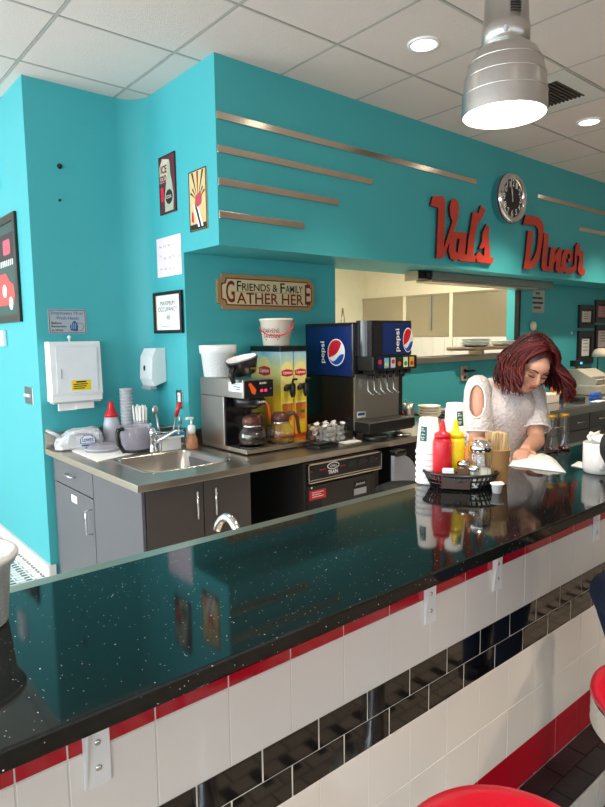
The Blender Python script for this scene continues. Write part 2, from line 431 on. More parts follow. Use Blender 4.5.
window('window_1', 'Y', -0.2, 4.0, 0.8, 2.7, X0); window('window_4', 'Y', 4.3, 6.9, 0.8, 2.7, X0); window('window_2', 'Y', -3.1, -0.7, 0.8, 2.7, X0); window('window_3', 'X', -1.4, 3.8, 0.75, 2.65, Y0)
# baseboard of white tiles along pillar
bb = struct(box('baseboard_left', GROUT, None, XL-0.012, XL, YD-0.012, Y1, 0, 0.10))
for k in range(12):
    y = YD-0.012+k*0.155
    box('baseboard_tile', WHITET, bb, XL-0.018, XL-0.012, y+0.002, y+0.153, 0.002, 0.10)
box('baseboard_tile', WHITET, bb, XL-0.012, XL+0.03, YD-0.018, YD-0.012, 0.002, 0.10)

# kitchen seen through the pass
XK, YK = 6.30, 6.12
struct(box('wall_kitchen_back', CREAM, None, 2.2, XK+0.1, YK, YK+0.1, 0, 2.75))
struct(box('wall_kitchen_right', CREAM, None, XK, XK+0.1, YF+0.145, YK, 0, 2.75))
struct(box('wall_kitchen_left', CREAM, None, 2.2, 2.3, YF+0.145, YK, 0, 2.75))
struct(box('ceiling_kitchen', CREAM, None, 2.2, XK+0.1, YF+0.145, YK+0.1, 2.75, 2.8))
t = thing('steel_wall_cladding', 'brushed steel splash panels on the kitchen wall beyond the pass', 'wall panel', (XK, YK, 0), -PI/2)
ys = [0.0, YK-5.345, YK-4.606, YK-3.67]           # seams measured along the wall from the far corner
for a, b in zip(ys, ys[1:]):
    box('steel_panel', STEELH, t, a+0.006, b-0.006, -0.02, -0.002, 1.55, 2.06)
for b in ys[1:3]: box('seam_strip', CREAM, t, b-0.022, b+0.022, -0.034, -0.021, 1.38, 2.08)
box('top_trim', STEELH, t, 0.0, ys[3], -0.03, -0.002, 2.061, 2.085)
box('hanging_rod', STEEL, t, YK-4.93, YK-4.915, -0.05, -0.036, 1.63, 2.07)
t = thing('kitchen_backsplash', 'white tiled strip under the steel panels in the kitchen', 'tile backsplash', (XK, YK, 0), -PI/2)
for k in range(14): box('tile', WHITET, t, 0.01+k*0.175, 0.01+k*0.175+0.171, -0.014, -0.002, 1.2, 1.545)
t = thing('wire_whisk', 'thin wire whisk hanging on the cream kitchen wall', 'utensil', (onY(342, 320, YK).x, YK, onY(342, 320, YK).z))
part('wire_loop', STEEL, t, lambda m: m.tube([(0, -0.02, 0.16), (-0.03, -0.02, 0.0), (-0.05, -0.02, -0.2), (0, -0.02, -0.28), (0.05, -0.02, -0.2), (0.03, -0.02, 0.0), (0, -0.02, 0.16)], 0.006, 6))
area('kitchen_light', (4.6, 4.25, 2.72), (0, 0, 0), 1.8, 0.5, 66, (1.0, 0.87, 0.70))

# pass-through: sill, dark jamb, roll-up shutter
t = thing('pass_sill', 'grey steel sill along the bottom of the kitchen pass', 'sill')
part('sill_plate', STEELH, t, lambda m: m.box(WX0-0.02, WX1+0.02, YF-0.06, YF+0.2, WZ0-0.05, WZ0, 0.004))
t = thing('shutter_rail', 'dark vertical guide rail at the right jamb of the pass', 'rail')
part('channel', DARKMET, t, lambda m: m.box(WX1-0.03, WX1, YF-0.02, YF+0.03, WZ0, WZ1))
t = thing('roller_shutter', 'raised metal roller shutter housing under the soffit', 'shutter')
part('housing', M('shutter_grey', '#8f9490', 0.4, 0.6), t, lambda m: m.box(4.26, 6.3, 3.32, YF-0.001, 2.045, SOFB-0.001, 0.006))
part('bottom_bar', STEELH, t, lambda m: m.box(4.26, 6.0, 3.33, 3.5, 2.025, 2.044, 0.004))
part('motor', DARKMET, t, lambda m: (m.box(4.08, 4.26, 3.33, 3.47, 2.045, 2.11, 0.006), m.lathe([(0.028, 0), (0.028, 0.05)], 14, (4.2, 3.32, 2.06))))
part('bolt', CHROME, t, lambda m: m.lathe([(0.012, 0), (0.012, 0.01)], 10, (5.1, 3.325, 2.035)))
part('end_plate', STEELH, t, lambda m: m.box(4.07, 4.08, 3.33, 3.47, 2.03, 2.11))

# chrome trim strips on the soffit
def strip(xa, xb, z, lab):
    o = box('metal_trim_strip', STEELS, None, xa, xb, YS-0.012, YS, z-0.021, z+0.021, 0.003); tag(o, lab, 'trim', 'metal strips on the soffit'); return o
STEELS = M('polished_strip', '#ddd2c4', 0.2, 1.0, noise=(6, 0.1))
strip(XP+0.002, 4.53, 2.84, 'long topmost metal strip running from soffit corner to above the script sign')
strip(XP+0.002, 3.27, 2.655, 'second longest metal strip below the long one at soffit corner')
strip(XP+0.002, 2.935, 2.473, 'third metal strip from the top at soffit corner')
strip(XP+0.002, 2.63, 2.288, 'shortest lowest metal strip at soffit corner')
strip(5.51, 8.0, 2.855, 'metal strip starting right of the round clock')
strip(6.35, 8.6, 2.64, 'lower metal strip above the end of the red script word')

# ================================================================== BAR
BZ, BY0, BY1, TY, LZ = 1.08, 0.7754, 1.275, 0.959, 0.122
BX0, BX1 = -0.6, 4.6
wall_bar = struct(box('wall_bar', GROUT, None, BX0, BX1, TY+0.0009, TY+0.12, 0.0, BZ-0.032))
P_ = 0.1555; SA = 0.454; SB = 0.5315; g = 0.0019
rows = [('red_tile', REDT, 0.900, 1.046, SA), ('white_tile', WHITET, 0.735, 0.898, SA), ('black_tile', BLACKT, 0.661, 0.733, SB),
        ('black_tile', BLACKT, 0.587, 0.659, SA), ('white_tile', WHITET, 0.4245, 0.585, SB), ('white_tile', WHITET, 0.265, 0.4225, SB), ('red_tile', REDT, 0.1225, 0.263, SB)]
cache = {}
def tile_mesh(w, h):
    k = (round(w, 4), round(h, 4))
    if k not in cache:
        mb = MB(); mb.box(-w/2, w/2, 0, 0.0035, -h/2, h/2, 0.0009, 1); me = bpy.data.meshes.new('tile'); bmesh.ops.recalc_face_normals(mb.bm, faces=mb.bm.faces[:]); mb.bm.to_mesh(me); mb.bm.free(); cache[k] = me
    return cache[k]
def put_tile(name, mat, x0, x1, z0, z1):
    gg = g if name == 'black_tile' else (0.0013 if name == 'white_tile' or z0 > 0.5 else 0.0006)
    src = tile_mesh(x1-x0-2*gg, z1-z0)
    key = (src.name, mat.name)
    if key not in cache:
        me = src.copy(); me.materials.append(mat); cache[key] = me
    o = bpy.data.objects.new(name, cache[key]); C.objects.link(o); o.parent = wall_bar
    o.location = ((x0+x1)/2, TY-random.uniform(0, 0.0006), (z0+z1)/2); o.rotation_euler = (random.uniform(-.003, .003), 0, random.uniform(-.003, .003))
for name, mat, z0, z1, s in rows:
    seams = [s+P_*k for k in range(-6, 27)]
    if s == SA and name != 'black_tile':
        seams = [0.2177-P_*k for k in range(5, -1, -1)] + [s+P_*k for k in range(-1, 27)]
    for a, b in zip(seams, seams[1:]):
        if b > BX0 and a < BX1: put_tile(name, mat, max(a, BX0), min(b, BX1), z0, z1)
# raised foot ledge with black tiles and a white tiled riser
ledge = struct(box('trim_ledge', GROUT, None, BX0, BX1, 0.812, TY+0.006, 0.0, LZ-0.007))
for r in range(2):
    for k in range(-4, 29):
        a = SB+(0.5*P_ if r else 0)+P_*(k-3)
        if a > BX0 and a+P_ < BX1: box('black_tile', M('black_floor_tile', '#17161a', 0.3, bump=(60, 0.1)), ledge, a+g, a+P_-g, 0.818+r*0.0705, 0.818+(r+1)*0.0705-0.002, LZ-0.007, LZ)
for k in range(-6, 27):
    a = SB+P_*k
    if a > BX0 and a+P_ < BX1: box('white_tile', WHITET, ledge, a+g, a+P_-g, 0.806, 0.812, 0.002, LZ)
# granite worktop with its steel back rail
t = thing('bar_countertop', 'long black sparkle stone bar top on the tiled front wall', 'countertop', (BX0, BY0, BZ))
o = part('stone_slab', GRANITE, t, lambda m: m.box(0, BX1-BX0, 0, BY1-BY0, -0.031, 0, 0.004, 2))
part('steel_back_rail', STEELH, t, lambda m: m.box(0, BX1-BX0, BY1-BY0+0.001, BY1-BY0+0.05, -0.03, -0.006, 0.002))
for bx in (0.322, 1.205, 1.517, 2.15, 2.75):
    b = part('bracket', WHITE, t, lambda m: (m.box(bx-BX0, bx-BX0+0.045, TY-BY0-0.006, TY-BY0-0.001, -0.246, -0.032, 0.001),
        m.prism([(0, 0)], 0, 0) if False else None))
    part('bracket_fin', WHITE, b, lambda m: m.loft([[(bx-BX0+d, TY-BY0-0.006, -0.246), (bx-BX0+d, TY-BY0-0.006, -0.032), (bx-BX0+d, TY-BY0-0.030, -0.032), (bx-BX0+d, TY-BY0-0.030, -0.06)] for d in (0, 0.004)], smooth=False))
    for zz in (-0.168, -0.213):
        mb = MB(); mb.T = Matrix.Translation((bx-BX0+0.024, TY-BY0-0.006, zz)) @ Matrix.Rotation(PI/2, 4, 'X'); mb.lathe([(0.006, 0), (0.005, 0.002), (0.002, 0.003)], 12); mb.build('screw', CHROME, b)
# underbar sink behind the bar (spout shows over the rail)
t = thing('underbar_sink', 'low steel sink unit hidden behind the bar', 'sink', (0, 1.34, 0))
part('sink_body', STEELH, t, lambda m: (m.box(0.3, 1.45, 0, 0.02, 0.1, 0.9), m.box(0.3, 1.45, 0.36, 0.40, 0.6, 0.86), m.box(0.3, 1.45, 0.0, 0.4, 0.6, 0.64), m.box(0.3, 0.34, 0, 0.4, 0.6, 0.86), m.box(1.41, 1.45, 0, 0.4, 0.6, 0.86)))
for lx, ly in ((0.34, 0.06), (0.34, 0.36), (1.41, 0.06), (1.41, 0.36)): part('leg', STEELH, t, lambda m: m.lathe([(0.018, 0), (0.018, 0.62)], 10, (lx, ly, 0)))
sp = onY(238, 541, 1.40)
t = thing('bar_faucet', 'curved chrome spout rising behind the stone bar', 'faucet', (0, 0, 0))
tip = onY(219, 523, 1.52)
pts = []
for k in range(9):
    a = k/8; p = Vector((sp.x+0.03, 1.40, 0.95)).lerp(Vector((tip.x, 1.52, tip.z)), a); p.z = 0.95+(tip.z-0.95)*math.sin(a*PI/2*1.12)/math.sin(PI/2*1.12)+0.035*math.sin(a*PI); pts.append(p)
pts.append(Vector((tip.x-0.004, 1.525, tip.z-0.022)))
part('spout', CHROME, t, lambda m: m.tube(pts, [0.013]*9+[0.012], 12))
part('stem', CHROME, t, lambda m: m.lathe([(0.03, 0), (0.026, 0.02), (0.016, 0.05), (0.015, 0.32)], 14, (sp.x+0.03, 1.40, 0.6405)))

# ================================================================== BACK COUNTER
CZ, CY = 0.88, 2.70
t = thing('sink_cabinet', 'laminate cabinet with lit side and shaded front in its colours under the steel sink counter', 'cabinet', (1.262, CY, 0))
part('body', CABLIT, t, lambda m: (m.box(0.018, 0.64, 0.035, 1.352, 0.008, 0.70), m.box(0.018, 0.04, 0.035, 1.352, 0.70, 0.84), m.box(0.618, 0.64, 0.035, 0.80, 0.70, 0.84), m.box(0.04, 0.618, 0.035, 0.06, 0.70, 0.84), m.box(0.03, 0.62, 0.05, 1.3, 0.0, 0.0078)))
part('side_panel', CABLIT, t, lambda m: m.box(0, 0.017, 0.02, 0.632, 0.008, 0.84, 0.002))
d = part('drawer', CABLIT, t, lambda m: m.box(0, 0.017, 0.640, 1.27, 0.685, 0.84, 0.002))
part('handle', CHROME, d, lambda m: m.tube([(0, 0.90, 0.765), (-0.03, 0.905, 0.765), (-0.03, 1.02, 0.765), (0, 1.025, 0.765)], 0.005, 8))
d = part('door', CABLIT, t, lambda m: m.box(0, 0.017, 0.640, 1.27, 0.008, 0.678, 0.002))
part('handle', CHROME, d, lambda m: m.tube([(0, 0.67, 0.615), (-0.035, 0.675, 0.612), (-0.035, 0.675, 0.475), (0, 0.67, 0.472)], 0.005, 8))
part('sticker', PAPER, d, lambda m: m.box(-0.001, 0, 0.90, 0.99, 0.60, 0.645))
for a, b, hx in ((0.022, 0.34, 0.29), (0.345, 0.64, 0.40)):
    d = part('door', CABDARK, t, lambda m: m.box(a, b, 0.015, 0.034, 0.008, 0.84, 0.002))
    part('handle', CHROME, d, lambda m: (m.tube([(hx, -0.016, 0.80), (hx, -0.016, 0.655)], 0.006, 8), m.tube([(hx, 0.015, 0.785), (hx, -0.016, 0.785)], 0.004, 6), m.tube([(hx, 0.015, 0.67), (hx, -0.016, 0.67)], 0.004, 6)))
# steel worktop with sink hole
SX0, SX1, SY0, SY1 = 1.40, 1.90, 2.90, 3.40
t = thing('steel_worktop', 'long brushed steel worktop with drop-in sink and backsplash', 'worktop', (0, 0, CZ))
def wt(m):
    th = -0.038
    m.box(1.236, SX0, CY, YD-0.001, th, 0, 0.003); m.box(SX0, SX1, CY, SY0, th, 0, 0.003); m.box(SX0, XP-0.001, SY1, YD-R_*0.35, th, 0, 0.003)
    m.box(SX1, XP-0.001, CY, SY1, th, 0, 0.003); m.box(XP-0.001, 4.15, CY, YF-0.001, th, 0, 0.003)
part('top', STEELH, t, wt)
def basin(m):
    def rr(inset, z, rad):
        return [(x, y, z) for x, y in rrect(SX0+inset, SX1-inset, SY0+inset, SY1-inset, rad, 5)]
    m.loft([rr(-0.015, 0.0005, 0.07), rr(-0.013, 0.004, 0.07), rr(0.0, 0.004, 0.07), rr(0.008, -0.01, 0.07), rr(0.02, -0.14, 0.08), rr(0.07, -0.16, 0.06)], cap0=False)
part('sink_basin', STEEL, t, basin)
part('backsplash', STEELH, t, lambda m: (m.box(1.238, XP-R_, YD-0.02, YD-0.001, 0.0005, 0.10, 0.003), m.box(XP-0.02, XP-0.001, YF, YD-R_, 0.0005, 0.10, 0.003), m.box(XP+0.001, 4.15, YF-0.016, YF-0.001, 0.0005, 0.10, 0.002)))
# sink faucet
p = onZ(153, 452, CZ)
t = thing('sink_faucet', 'chrome single lever faucet standing beside the steel sink', 'faucet', (p.x, p.y, CZ+0.0005))
t.scale = (0.85, 0.85, 0.85)
part('base', CHROME, t, lambda m: m.lathe([(0.034, 0), (0.034, 0.012), (0.024, 0.03), (0.024, 0.10), (0.028, 0.105), (0.028, 0.15), (0.018, 0.175), (0.006, 0.18)], 18))
part('spout', CHROME, t, lambda m: m.tube([(0.0, 0, 0.06), (0.06, -0.05, 0.10), (0.13, -0.11, 0.155), (0.145, -0.12, 0.155), (0.148, -0.122, 0.13)], [0.015, 0.014, 0.013, 0.013, 0.013], 12))
part('lever', CHROME, t, lambda m: m.tube([(0, 0, 0.165), (-0.02, 0.03, 0.19), (0.02, 0.05, 0.205)], [0.009, 0.008, 0.006], 8))

# paper towel on worktop, bag, bottle, cups, straws, pitcher, rack, soap
zt = CZ+0.001
a = onZ(75, 452, CZ); b = onZ(125, 457, CZ)
mb = MB()
pts = [onZ(72, 451, CZ), onZ(98, 462, CZ), onZ(143, 452, CZ), onZ(112, 442, CZ)]
rings = []
for z in (zt, zt+0.004): rings.append([(q.x, q.y, z) for q in pts])
mb.loft(rings, smooth=False)
tag(mb.build('paper_towel', PAPER), 'white paper towel spread on the worktop under the pitcher', 'paper towel')
p = onZ(86, 447, CZ)
t = thing('shopping_bag', 'crumpled light grey plastic shopping bag at the pillar corner', 'bag', (1.415, 3.90, zt), -0.3)
t.scale = (0.78, 0.78, 0.82)
def bagf(m):
    rnd = random.Random(3); rings = []
    for i, (xx, h, w) in enumerate([(-0.20, 0.05, 0.03), (-0.185, 0.085, 0.07), (-0.15, 0.105, 0.10), (-0.10, 0.135, 0.115), (-0.04, 0.155, 0.12), (0.03, 0.160, 0.122), (0.09, 0.158, 0.12), (0.13, 0.150, 0.115), (0.155, 0.12, 0.10), (0.165, 0.06, 0.06)]):
        r = []
        for k in range(28):
            an = 2*PI*k/28; s_ = abs(math.cos(an))**0.42*math.copysign(1, math.cos(an)); c_ = abs(math.sin(an))**0.42*math.copysign(1, math.sin(an))
            j = 1+rnd.uniform(-0.13, 0.06)+0.06*math.sin(3*an+i*1.7)
            r.append((xx+rnd.uniform(-.012, .012), w*s_*j, max(0.0, h/2+h/2*c_*(j if c_ > 0 else 1))))
        rings.append(r)
    m.loft(rings, smooth=False)
o = part('bag_body', GREYB, t, bagf)
def ear(m):
    m.loft([[(-0.15, -0.05, 0.10), (-0.16, 0.05, 0.12), (-0.15, 0.02, 0.06)], [(-0.22, -0.02, 0.13), (-0.21, 0.05, 0.15), (-0.2, 0.0, 0.11)], [(-0.27, 0.0, 0.15), (-0.26, 0.03, 0.165), (-0.25, 0.01, 0.14)]])
part('bag_handle', GREYB, t, ear)
hp = [(-0.055, 0), (0.055, 0), (0.055, 0.035), (0.03, 0.05), (0.03, 0.06), (-0.03, 0.06), (-0.03, 0.05), (-0.055, 0.035)]
lg = Vector((0.045, -0.128, 0.055))
decal('logo_plate', INKB, t, [(x*1.08, z*1.08-0.002) for x, z in hp], lg, 'F', 0.0, 0.0012)
decal('logo_plate', M('bag_print_ground', '#cfd3da', 0.5), t, [(x*0.96, z*0.94+0.002) for x, z in hp], lg, 'F', 0.0012, 0.002)
text("LOWE'S", 0.085, 0.026, INKB, t, lg+Vector((-0.043, -0.003, 0.012)), bold=0.02)
decal('print_line', INKB, t, rect(-0.05, 0.06, -0.022, -0.012), lg, 'F', 0, 0.0015)

def bottle(name, label, cat, loc, parts, rz=0, group=None):
    t = thing(name, label, cat, loc, rz, group)
    for nm, mat, prof in parts: part(nm, mat, t, lambda m: m.lathe(prof, 20))
    return t
p = onZ(108, 444, CZ)
bottle('spray_bottle', 'grey bottle with red cone cap beside the grey bag', 'bottle', (1.635, 3.93, zt), [
    ('body', M('cloudy_bottle', '#b9bcc6', 0.35), [(0.05, 0), (0.058, 0.01), (0.058, 0.10), (0.05, 0.15), (0.045, 0.175), (0.046, 0.18)]),
    ('cap', REDP, [(0.047, 0.181), (0.04, 0.2), (0.022, 0.235), (0.018, 0.262), (0.02, 0.275), (0.012, 0.282)])])
t = thing('container_lid', 'clear domed lid lying on the paper towel', 'lid', (onZ(103, 451, CZ).x, onZ(103, 451, CZ).y, CZ+0.0052))
part('lid_shell', SMOKE, t, lambda m: m.lathe([(0.105, 0), (0.108, 0.012), (0.10, 0.02), (0.085, 0.035), (0.06, 0.045), (0.02, 0.048)], 24, cap0=True))
part('lid_rim', LGREY, t, lambda m: m.lathe([(0.104, 0.013), (0.112, 0.013), (0.112, 0.021), (0.104, 0.021)], 24, cap0=False, cap1=False))
# stack of clear cups: every cup of the stack
p = onZ(121.5, 440, CZ); cl = (1.755, 3.90)
ORD = ['topmost', 'second', 'third', 'fourth', 'fifth', 'sixth', 'seventh', 'eighth', 'ninth', 'tenth', 'eleventh', 'twelfth']
cup_group = 'clear cups nested in one tall stack'
pc = None
for k in range(12):
    if pc is None:
        mb = MB(); mb.lathe([(0.030, 0), (0.043, 0.118), (0.046, 0.12), (0.045, 0.125), (0.041, 0.118), (0.028, 0.004)], 18, cap0=True, cap1=True); pc = mb.build('clear_cup', CUPM); o = pc
    else: o = pc.copy(); C.objects.link(o)
    tag(o, ORD[11-k]+' clear plastic cup from the top of the nested stack by the straws', 'cup', cup_group); o.location = (cl[0]-0.03, cl[1]-0.02, zt+0.0+k*0.022)
# straws in a clear tub
t = thing('straw_holder', 'clear tub beside the stacked cups holding white straws', 'container', (1.765, 3.755, zt))
part('tub', CLEARP, t, lambda m: m.lathe([(0.05, 0), (0.058, 0.16), (0.06, 0.165), (0.056, 0.16), (0.048, 0.004)], 18))
for k in range(34):
    a = random.uniform(0, 2*PI); r = 0.042*math.sqrt(random.random()); sp_ = 1.25
    x, y = r*math.cos(a), r*math.sin(a); h = random.uniform(0.235, 0.265)
    mb = MB(); mb.tube([(x*0.9, y*0.9, 0.006), (x*sp_, y*sp_, h)], 0.0042, 6); o = mb.build('straw', PAPER); o.location = (1.765, 3.755, zt)
    tag(o, 'wrapped white straw standing in the clear tub', 'straw', 'straws in the tub')
# smoked pitcher with black handle
p = onZ(138, 452, CZ)
t = thing('pitcher', 'clear grey plastic pitcher with a black handle beside the faucet', 'pitcher', (p.x+0.0, p.y+0.02, CZ+0.0052), 0)
part('jug', SMOKE, t, lambda m: m.lathe([(0.078, 0), (0.085, 0.005), (0.10, 0.15), (0.105, 0.155), (0.102, 0.158), (0.095, 0.15), (0.08, 0.01)], 26))
part('base_ring', BLACKP, t, lambda m: m.lathe([(0.088, 0.0), (0.092, 0.004), (0.092, 0.016), (0.087, 0.018)], 26, cap0=False, cap1=False))
def hnd(m):
    pts = [(-0.098, -0.03, 0.15), (-0.13, -0.045, 0.148), (-0.142, -0.05, 0.12), (-0.132, -0.05, 0.06), (-0.10, -0.045, 0.01)]
    m.tube(pts, [0.014, 0.015, 0.015, 0.014, 0.012], 10)
part('handle', BLACKP, t, hnd)
# draining rack with utensils by the poster wall
t = thing('utensil_rack', 'white wire draining rack with spoons by the poster wall', 'rack', (1.86, 3.56, zt))
def rackf(m):
    for z in (0.01, 0.06, 0.11):
        m.tube([(-0.10, -0.10, z), (0.10, -0.10, z), (0.10, 0.10, z), (-0.10, 0.10, z), (-0.10, -0.10, z)], 0.003, 6)
    for k in range(9):
        q = -0.10+0.025*k
        m.tube([(q, -0.10, 0.0), (q, -0.10, 0.115)], 0.002, 5); m.tube([(-0.10, q, 0.0), (-0.10, q, 0.115)], 0.002, 5); m.tube([(q, -0.1, 0.01), (q, 0.1, 0.01)], 0.002, 5)
part('wire_frame', CHROME, t, rackf)
def utensil(name, label, loc, lean, h, mat, head):
    t = thing(name, label, 'utensil', loc)
    part('handle', mat, t, lambda m: m.tube([(0, 0, 0), (lean[0], lean[1], h)], 0.007, 8))
    part('head', STEEL if mat is not STEEL else STEEL, t, lambda m: m.ellipsoid((lean[0]*1.12, lean[1]*1.12, h+0.02), head, 12, 8))
utensil('serving_spoon', 'steel spoon leaning in the draining rack', (1.83, 3.60, zt+0.012), (-0.02, 0.03, 0), 0.20, STEEL, (0.022, 0.01, 0.035))
utensil('spatula', 'red handled spatula standing in the draining rack', (1.88, 3.52, zt+0.012), (0.03, -0.02, 0), 0.14, STEEL, (0.012, 0.006, 0.03))
t = thing('red_brush', 'red handled brush leaning above the draining rack', 'brush', (1.885, 3.585, zt+0.012))
part('stick', STEEL, t, lambda m: m.tube([(0, 0, 0), (0.03, -0.03, 0.18)], 0.005, 8))
part('grip', REDP, t, lambda m: m.tube([(0.03, -0.03, 0.18), (0.05, -0.05, 0.27)], [0.012, 0.014], 10))
t = thing('sponge_caddy', 'pale plastic tub behind the sink holding a blue brush', 'caddy', (1.80, 3.46, zt))
part('tub', FROST, t, lambda m: (m.box(-0.07, 0.07, -0.045, 0.045, 0, 0.006, 0.002), m.box(-0.07, 0.07, -0.045, -0.040, 0.005, 0.09), m.box(-0.07, 0.07, 0.04, 0.045, 0.005, 0.09), m.box(-0.07, -0.065, -0.045, 0.045, 0.005, 0.09), m.box(0.065, 0.07, -0.045, 0.045, 0.005, 0.09)))
t = thing('scrub_brush', 'blue backed scrub brush resting on the tub behind the sink', 'brush', (1.82, 3.40, zt+0.092))
part('back', M('cyan_plastic', '#1f86b4', 0.4), t, lambda m: m.box(-0.06, 0.06, -0.02, 0.02, 0.0, 0.022, 0.006))
part('bristles', PAPER, t, lambda m: m.box(-0.055, 0.055, -0.016, 0.016, -0.012, 0.0, 0.003))
p = onZ(190, 447, CZ)
t = thing('soap_bottle', 'clear pump bottle of amber soap at the sink corner', 'bottle', (1.925, 3.38, zt+0.001))
part('bottle_body', clear('amber_soap', '#e8b088', 0.4), t, lambda m: m.lathe([(0.036, 0), (0.04, 0.006), (0.036, 0.06), (0.024, 0.085), (0.02, 0.095)], 18))
part('collar', WHITE, t, lambda m: m.lathe([(0.024, 0.0955), (0.025, 0.14), (0.016, 0.15)], 16))
part('pump', WHITE, t, lambda m: (m.lathe([(0.007, 0.15), (0.007, 0.185)], 10), m.box(-0.035, 0.012, -0.012, 0.012, 0.185, 0.20, 0.004)))

# ---------------------------------------------------------------- coffee brewer
BXL = 2.03
t = thing('coffee_brewer', 'stainless coffee brewer with black control panel and warmer plate', 'coffee machine', (BXL, 2.93, CZ+0.001))
part('base', STEELH, t, lambda m: (m.box(0, 0.5, 0.0, 0.18, 0.008, 0.034, 0.003), m.box(0, 0.4, 0.1805, 0.5, 0.008, 0.034, 0.003)))
for fx, fy in ((0.03, 0.03), (0.47, 0.03), (0.03, 0.46), (0.37, 0.46)): part('foot', BLACKP, t, lambda m: m.lathe([(0.014, 0), (0.014, 0.008)], 10, (fx, fy, 0)))
part('column', STEEL, t, lambda m: m.box(0.0, 0.2, 0.235, 0.505, 0.034, 0.335, 0.004))
part('column_front', BLACKS, t, lambda m: m.box(0.006, 0.194, 0.225, 0.235, 0.036, 0.335))
h = part('head', STEEL, t, lambda m: m.box(0.0, 0.2, 0.02, 0.505, 0.336, 0.448, 0.004))
pn = part('control_panel', BLACKP, h, lambda m: m.box(0.002, 0.212, 0.008, 0.02, 0.338, 0.442, 0.003))
part('funnel', BLACKP, t, lambda m: (m.lathe([(0.045, 0.262), (0.085, 0.285), (0.096, 0.335)], 26, (0.105, 0.115, 0)), m.box(0.085, 0.145, -0.005, 0.04, 0.295, 0.33, 0.006)))
text('BUNN', 0.05, 0.012, PAPER, t, (0.11, 0.0075, 0.418), shear=0.1, bold=0.03)
text('BUNN', 0.05, 0.013, PAPER, t, (0.09, -0.0062, 0.307), shear=0.1, bold=0.03)
decal('switch', ORANGE, t, [(0.03, 0.42), (0.045, 0.43), (0.085, 0.385), (0.075, 0.36), (0.055, 0.365)], (0, 0.008, 0), 'F', 0, 0.004)
for sx in (0.125, 0.155): decal('indicator_lamp', M('pink_lamp', '#e02a5a', 0.3, emit=1.2), t, rrect(sx-0.009, sx+0.009, 0.372, 0.388, 0.004), (0, 0.008, 0), 'F', 0, 0.003)
decal('dial', STEEL, t, disc(0.192, 0.39, 0.006, 0.006, 12), (0, 0.008, 0), 'F', 0, 0.004)
part('sticker', PAPER, h, lambda m: m.box(-0.0012, 0.0, 0.03, 0.17, 0.375, 0.43))
for k in range(3): part('sticker_print', INKB if k else LBLUE, h, lambda m: m.box(-0.002, -0.0012, 0.045, 0.15-0.03*k, 0.415-0.014*k, 0.421-0.014*k))
for wx in (0.105, 0.325): part('warmer_plate', BLACKS, t, lambda m: m.lathe([(0.085, 0.0345), (0.085, 0.04), (0.07, 0.041)], 24, (wx, 0.09, 0)))
part('rear_warmer', BLACKS, t, lambda m: (m.box(0.215, 0.395, 0.27, 0.46, 0.0345, 0.12, 0.004), m.lathe([(0.075, 0.1205), (0.075, 0.126), (0.06, 0.127)], 24, (0.305, 0.36, 0))))
for k in range(11): part('rivet', CHROME, t, lambda m: m.lathe([(0.004, 0), (0.002, 0.002)], 8, (0.0+0.043*k+0.01, -0.0015, 0.021)) if False else m.box(0.006+0.043*k, 0.012+0.043*k, -0.0015, 0.0, 0.018, 0.024))
part('orange_guard', ORANGE, t, lambda m: m.tube([(0.27, 0.13, 0.25), (0.27, 0.28, 0.27), (0.31, 0.28, 0.25), (0.36, 0.3, 0.10), (0.4, 0.3, 0.05)], 0.012, 6)) if False else None
def decanter(loc, lab, fluid, rz, hm=None, sc=1.18):
    t = thing('coffee_decanter', lab, 'coffee pot', loc, rz, 'glass coffee pots')
    t.scale = (sc, sc, sc); hm = hm or M('brown_plastic', '#5b3226', 0.35)
    part('bowl', GLASS, t, lambda m: m.lathe([(0.052, 0), (0.066, 0.012), (0.073, 0.04), (0.066, 0.075), (0.045, 0.105), (0.04, 0.12)], 26, cap1=False))
    if fluid: part('coffee', COFFEE, t, lambda m: m.lathe([(0.049, 0.003), (0.063, 0.014), (0.070, 0.04), (0.065, 0.07), (0.02, 0.0705)], 26))
    part('collar', hm, t, lambda m: m.lathe([(0.044, 0.106), (0.05, 0.11), (0.047, 0.14), (0.03, 0.155), (0.012, 0.158)], 22))
    part('band', CHROME, t, lambda m: m.lathe([(0.0485, 0.098), (0.05, 0.1), (0.047, 0.106)], 22, cap0=False, cap1=False))
    part('handle', hm, t, lambda m: m.tube([(0.04, 0, 0.13), (0.085, 0, 0.145), (0.105, 0, 0.12), (0.115, 0, 0.05), (0.12, 0, 0.03)], [0.011, 0.011, 0.011, 0.010, 0.009], 8))
decanter((BXL+0.105, 2.93+0.09, CZ+0.043), 'glass coffee pot full of black coffee under the brew funnel', True, 0.35)
decanter((BXL+0.325, 2.93+0.09, CZ+0.043), 'empty glass coffee pot with brown handle on the right warmer', False, -0.15)
decanter((BXL+0.305, 2.93+0.36, CZ+0.129), 'glass coffee pot with bright orange handle on the rear warmer', True, -0.9, ORANGE, 1.0)
t = thing('filter_basket', 'tilted black brew basket with paper filter on the brewer', 'brew basket', (BXL+0.095, 3.065, CZ+0.450), 0)
t.scale = (1.15, 1.15, 1.15)
TB = Matrix.Translation((0, 0, 0.02)) @ Matrix.Rotation(math.radians(14), 4, 'Y').inverted()
def fb(m): m.T = TB; m.lathe([(0.05, 0.0), (0.062, 0.004), (0.085, 0.075), (0.088, 0.085), (0.082, 0.085), (0.055, 0.02)], 26)
part('basket', BLACKP, t, fb)
def fp(m):
    m.T = TB
    rings = [[((r+0.002*(k % 2))*math.cos(2*PI*k/44), (r+0.002*(k % 2))*math.sin(2*PI*k/44), z) for k in range(44)] for r, z in ((0.05, 0.03), (0.066, 0.06), (0.08, 0.092))]
    m.loft(rings, cap1=False)
part('paper_filter', PAPER, t, fp)
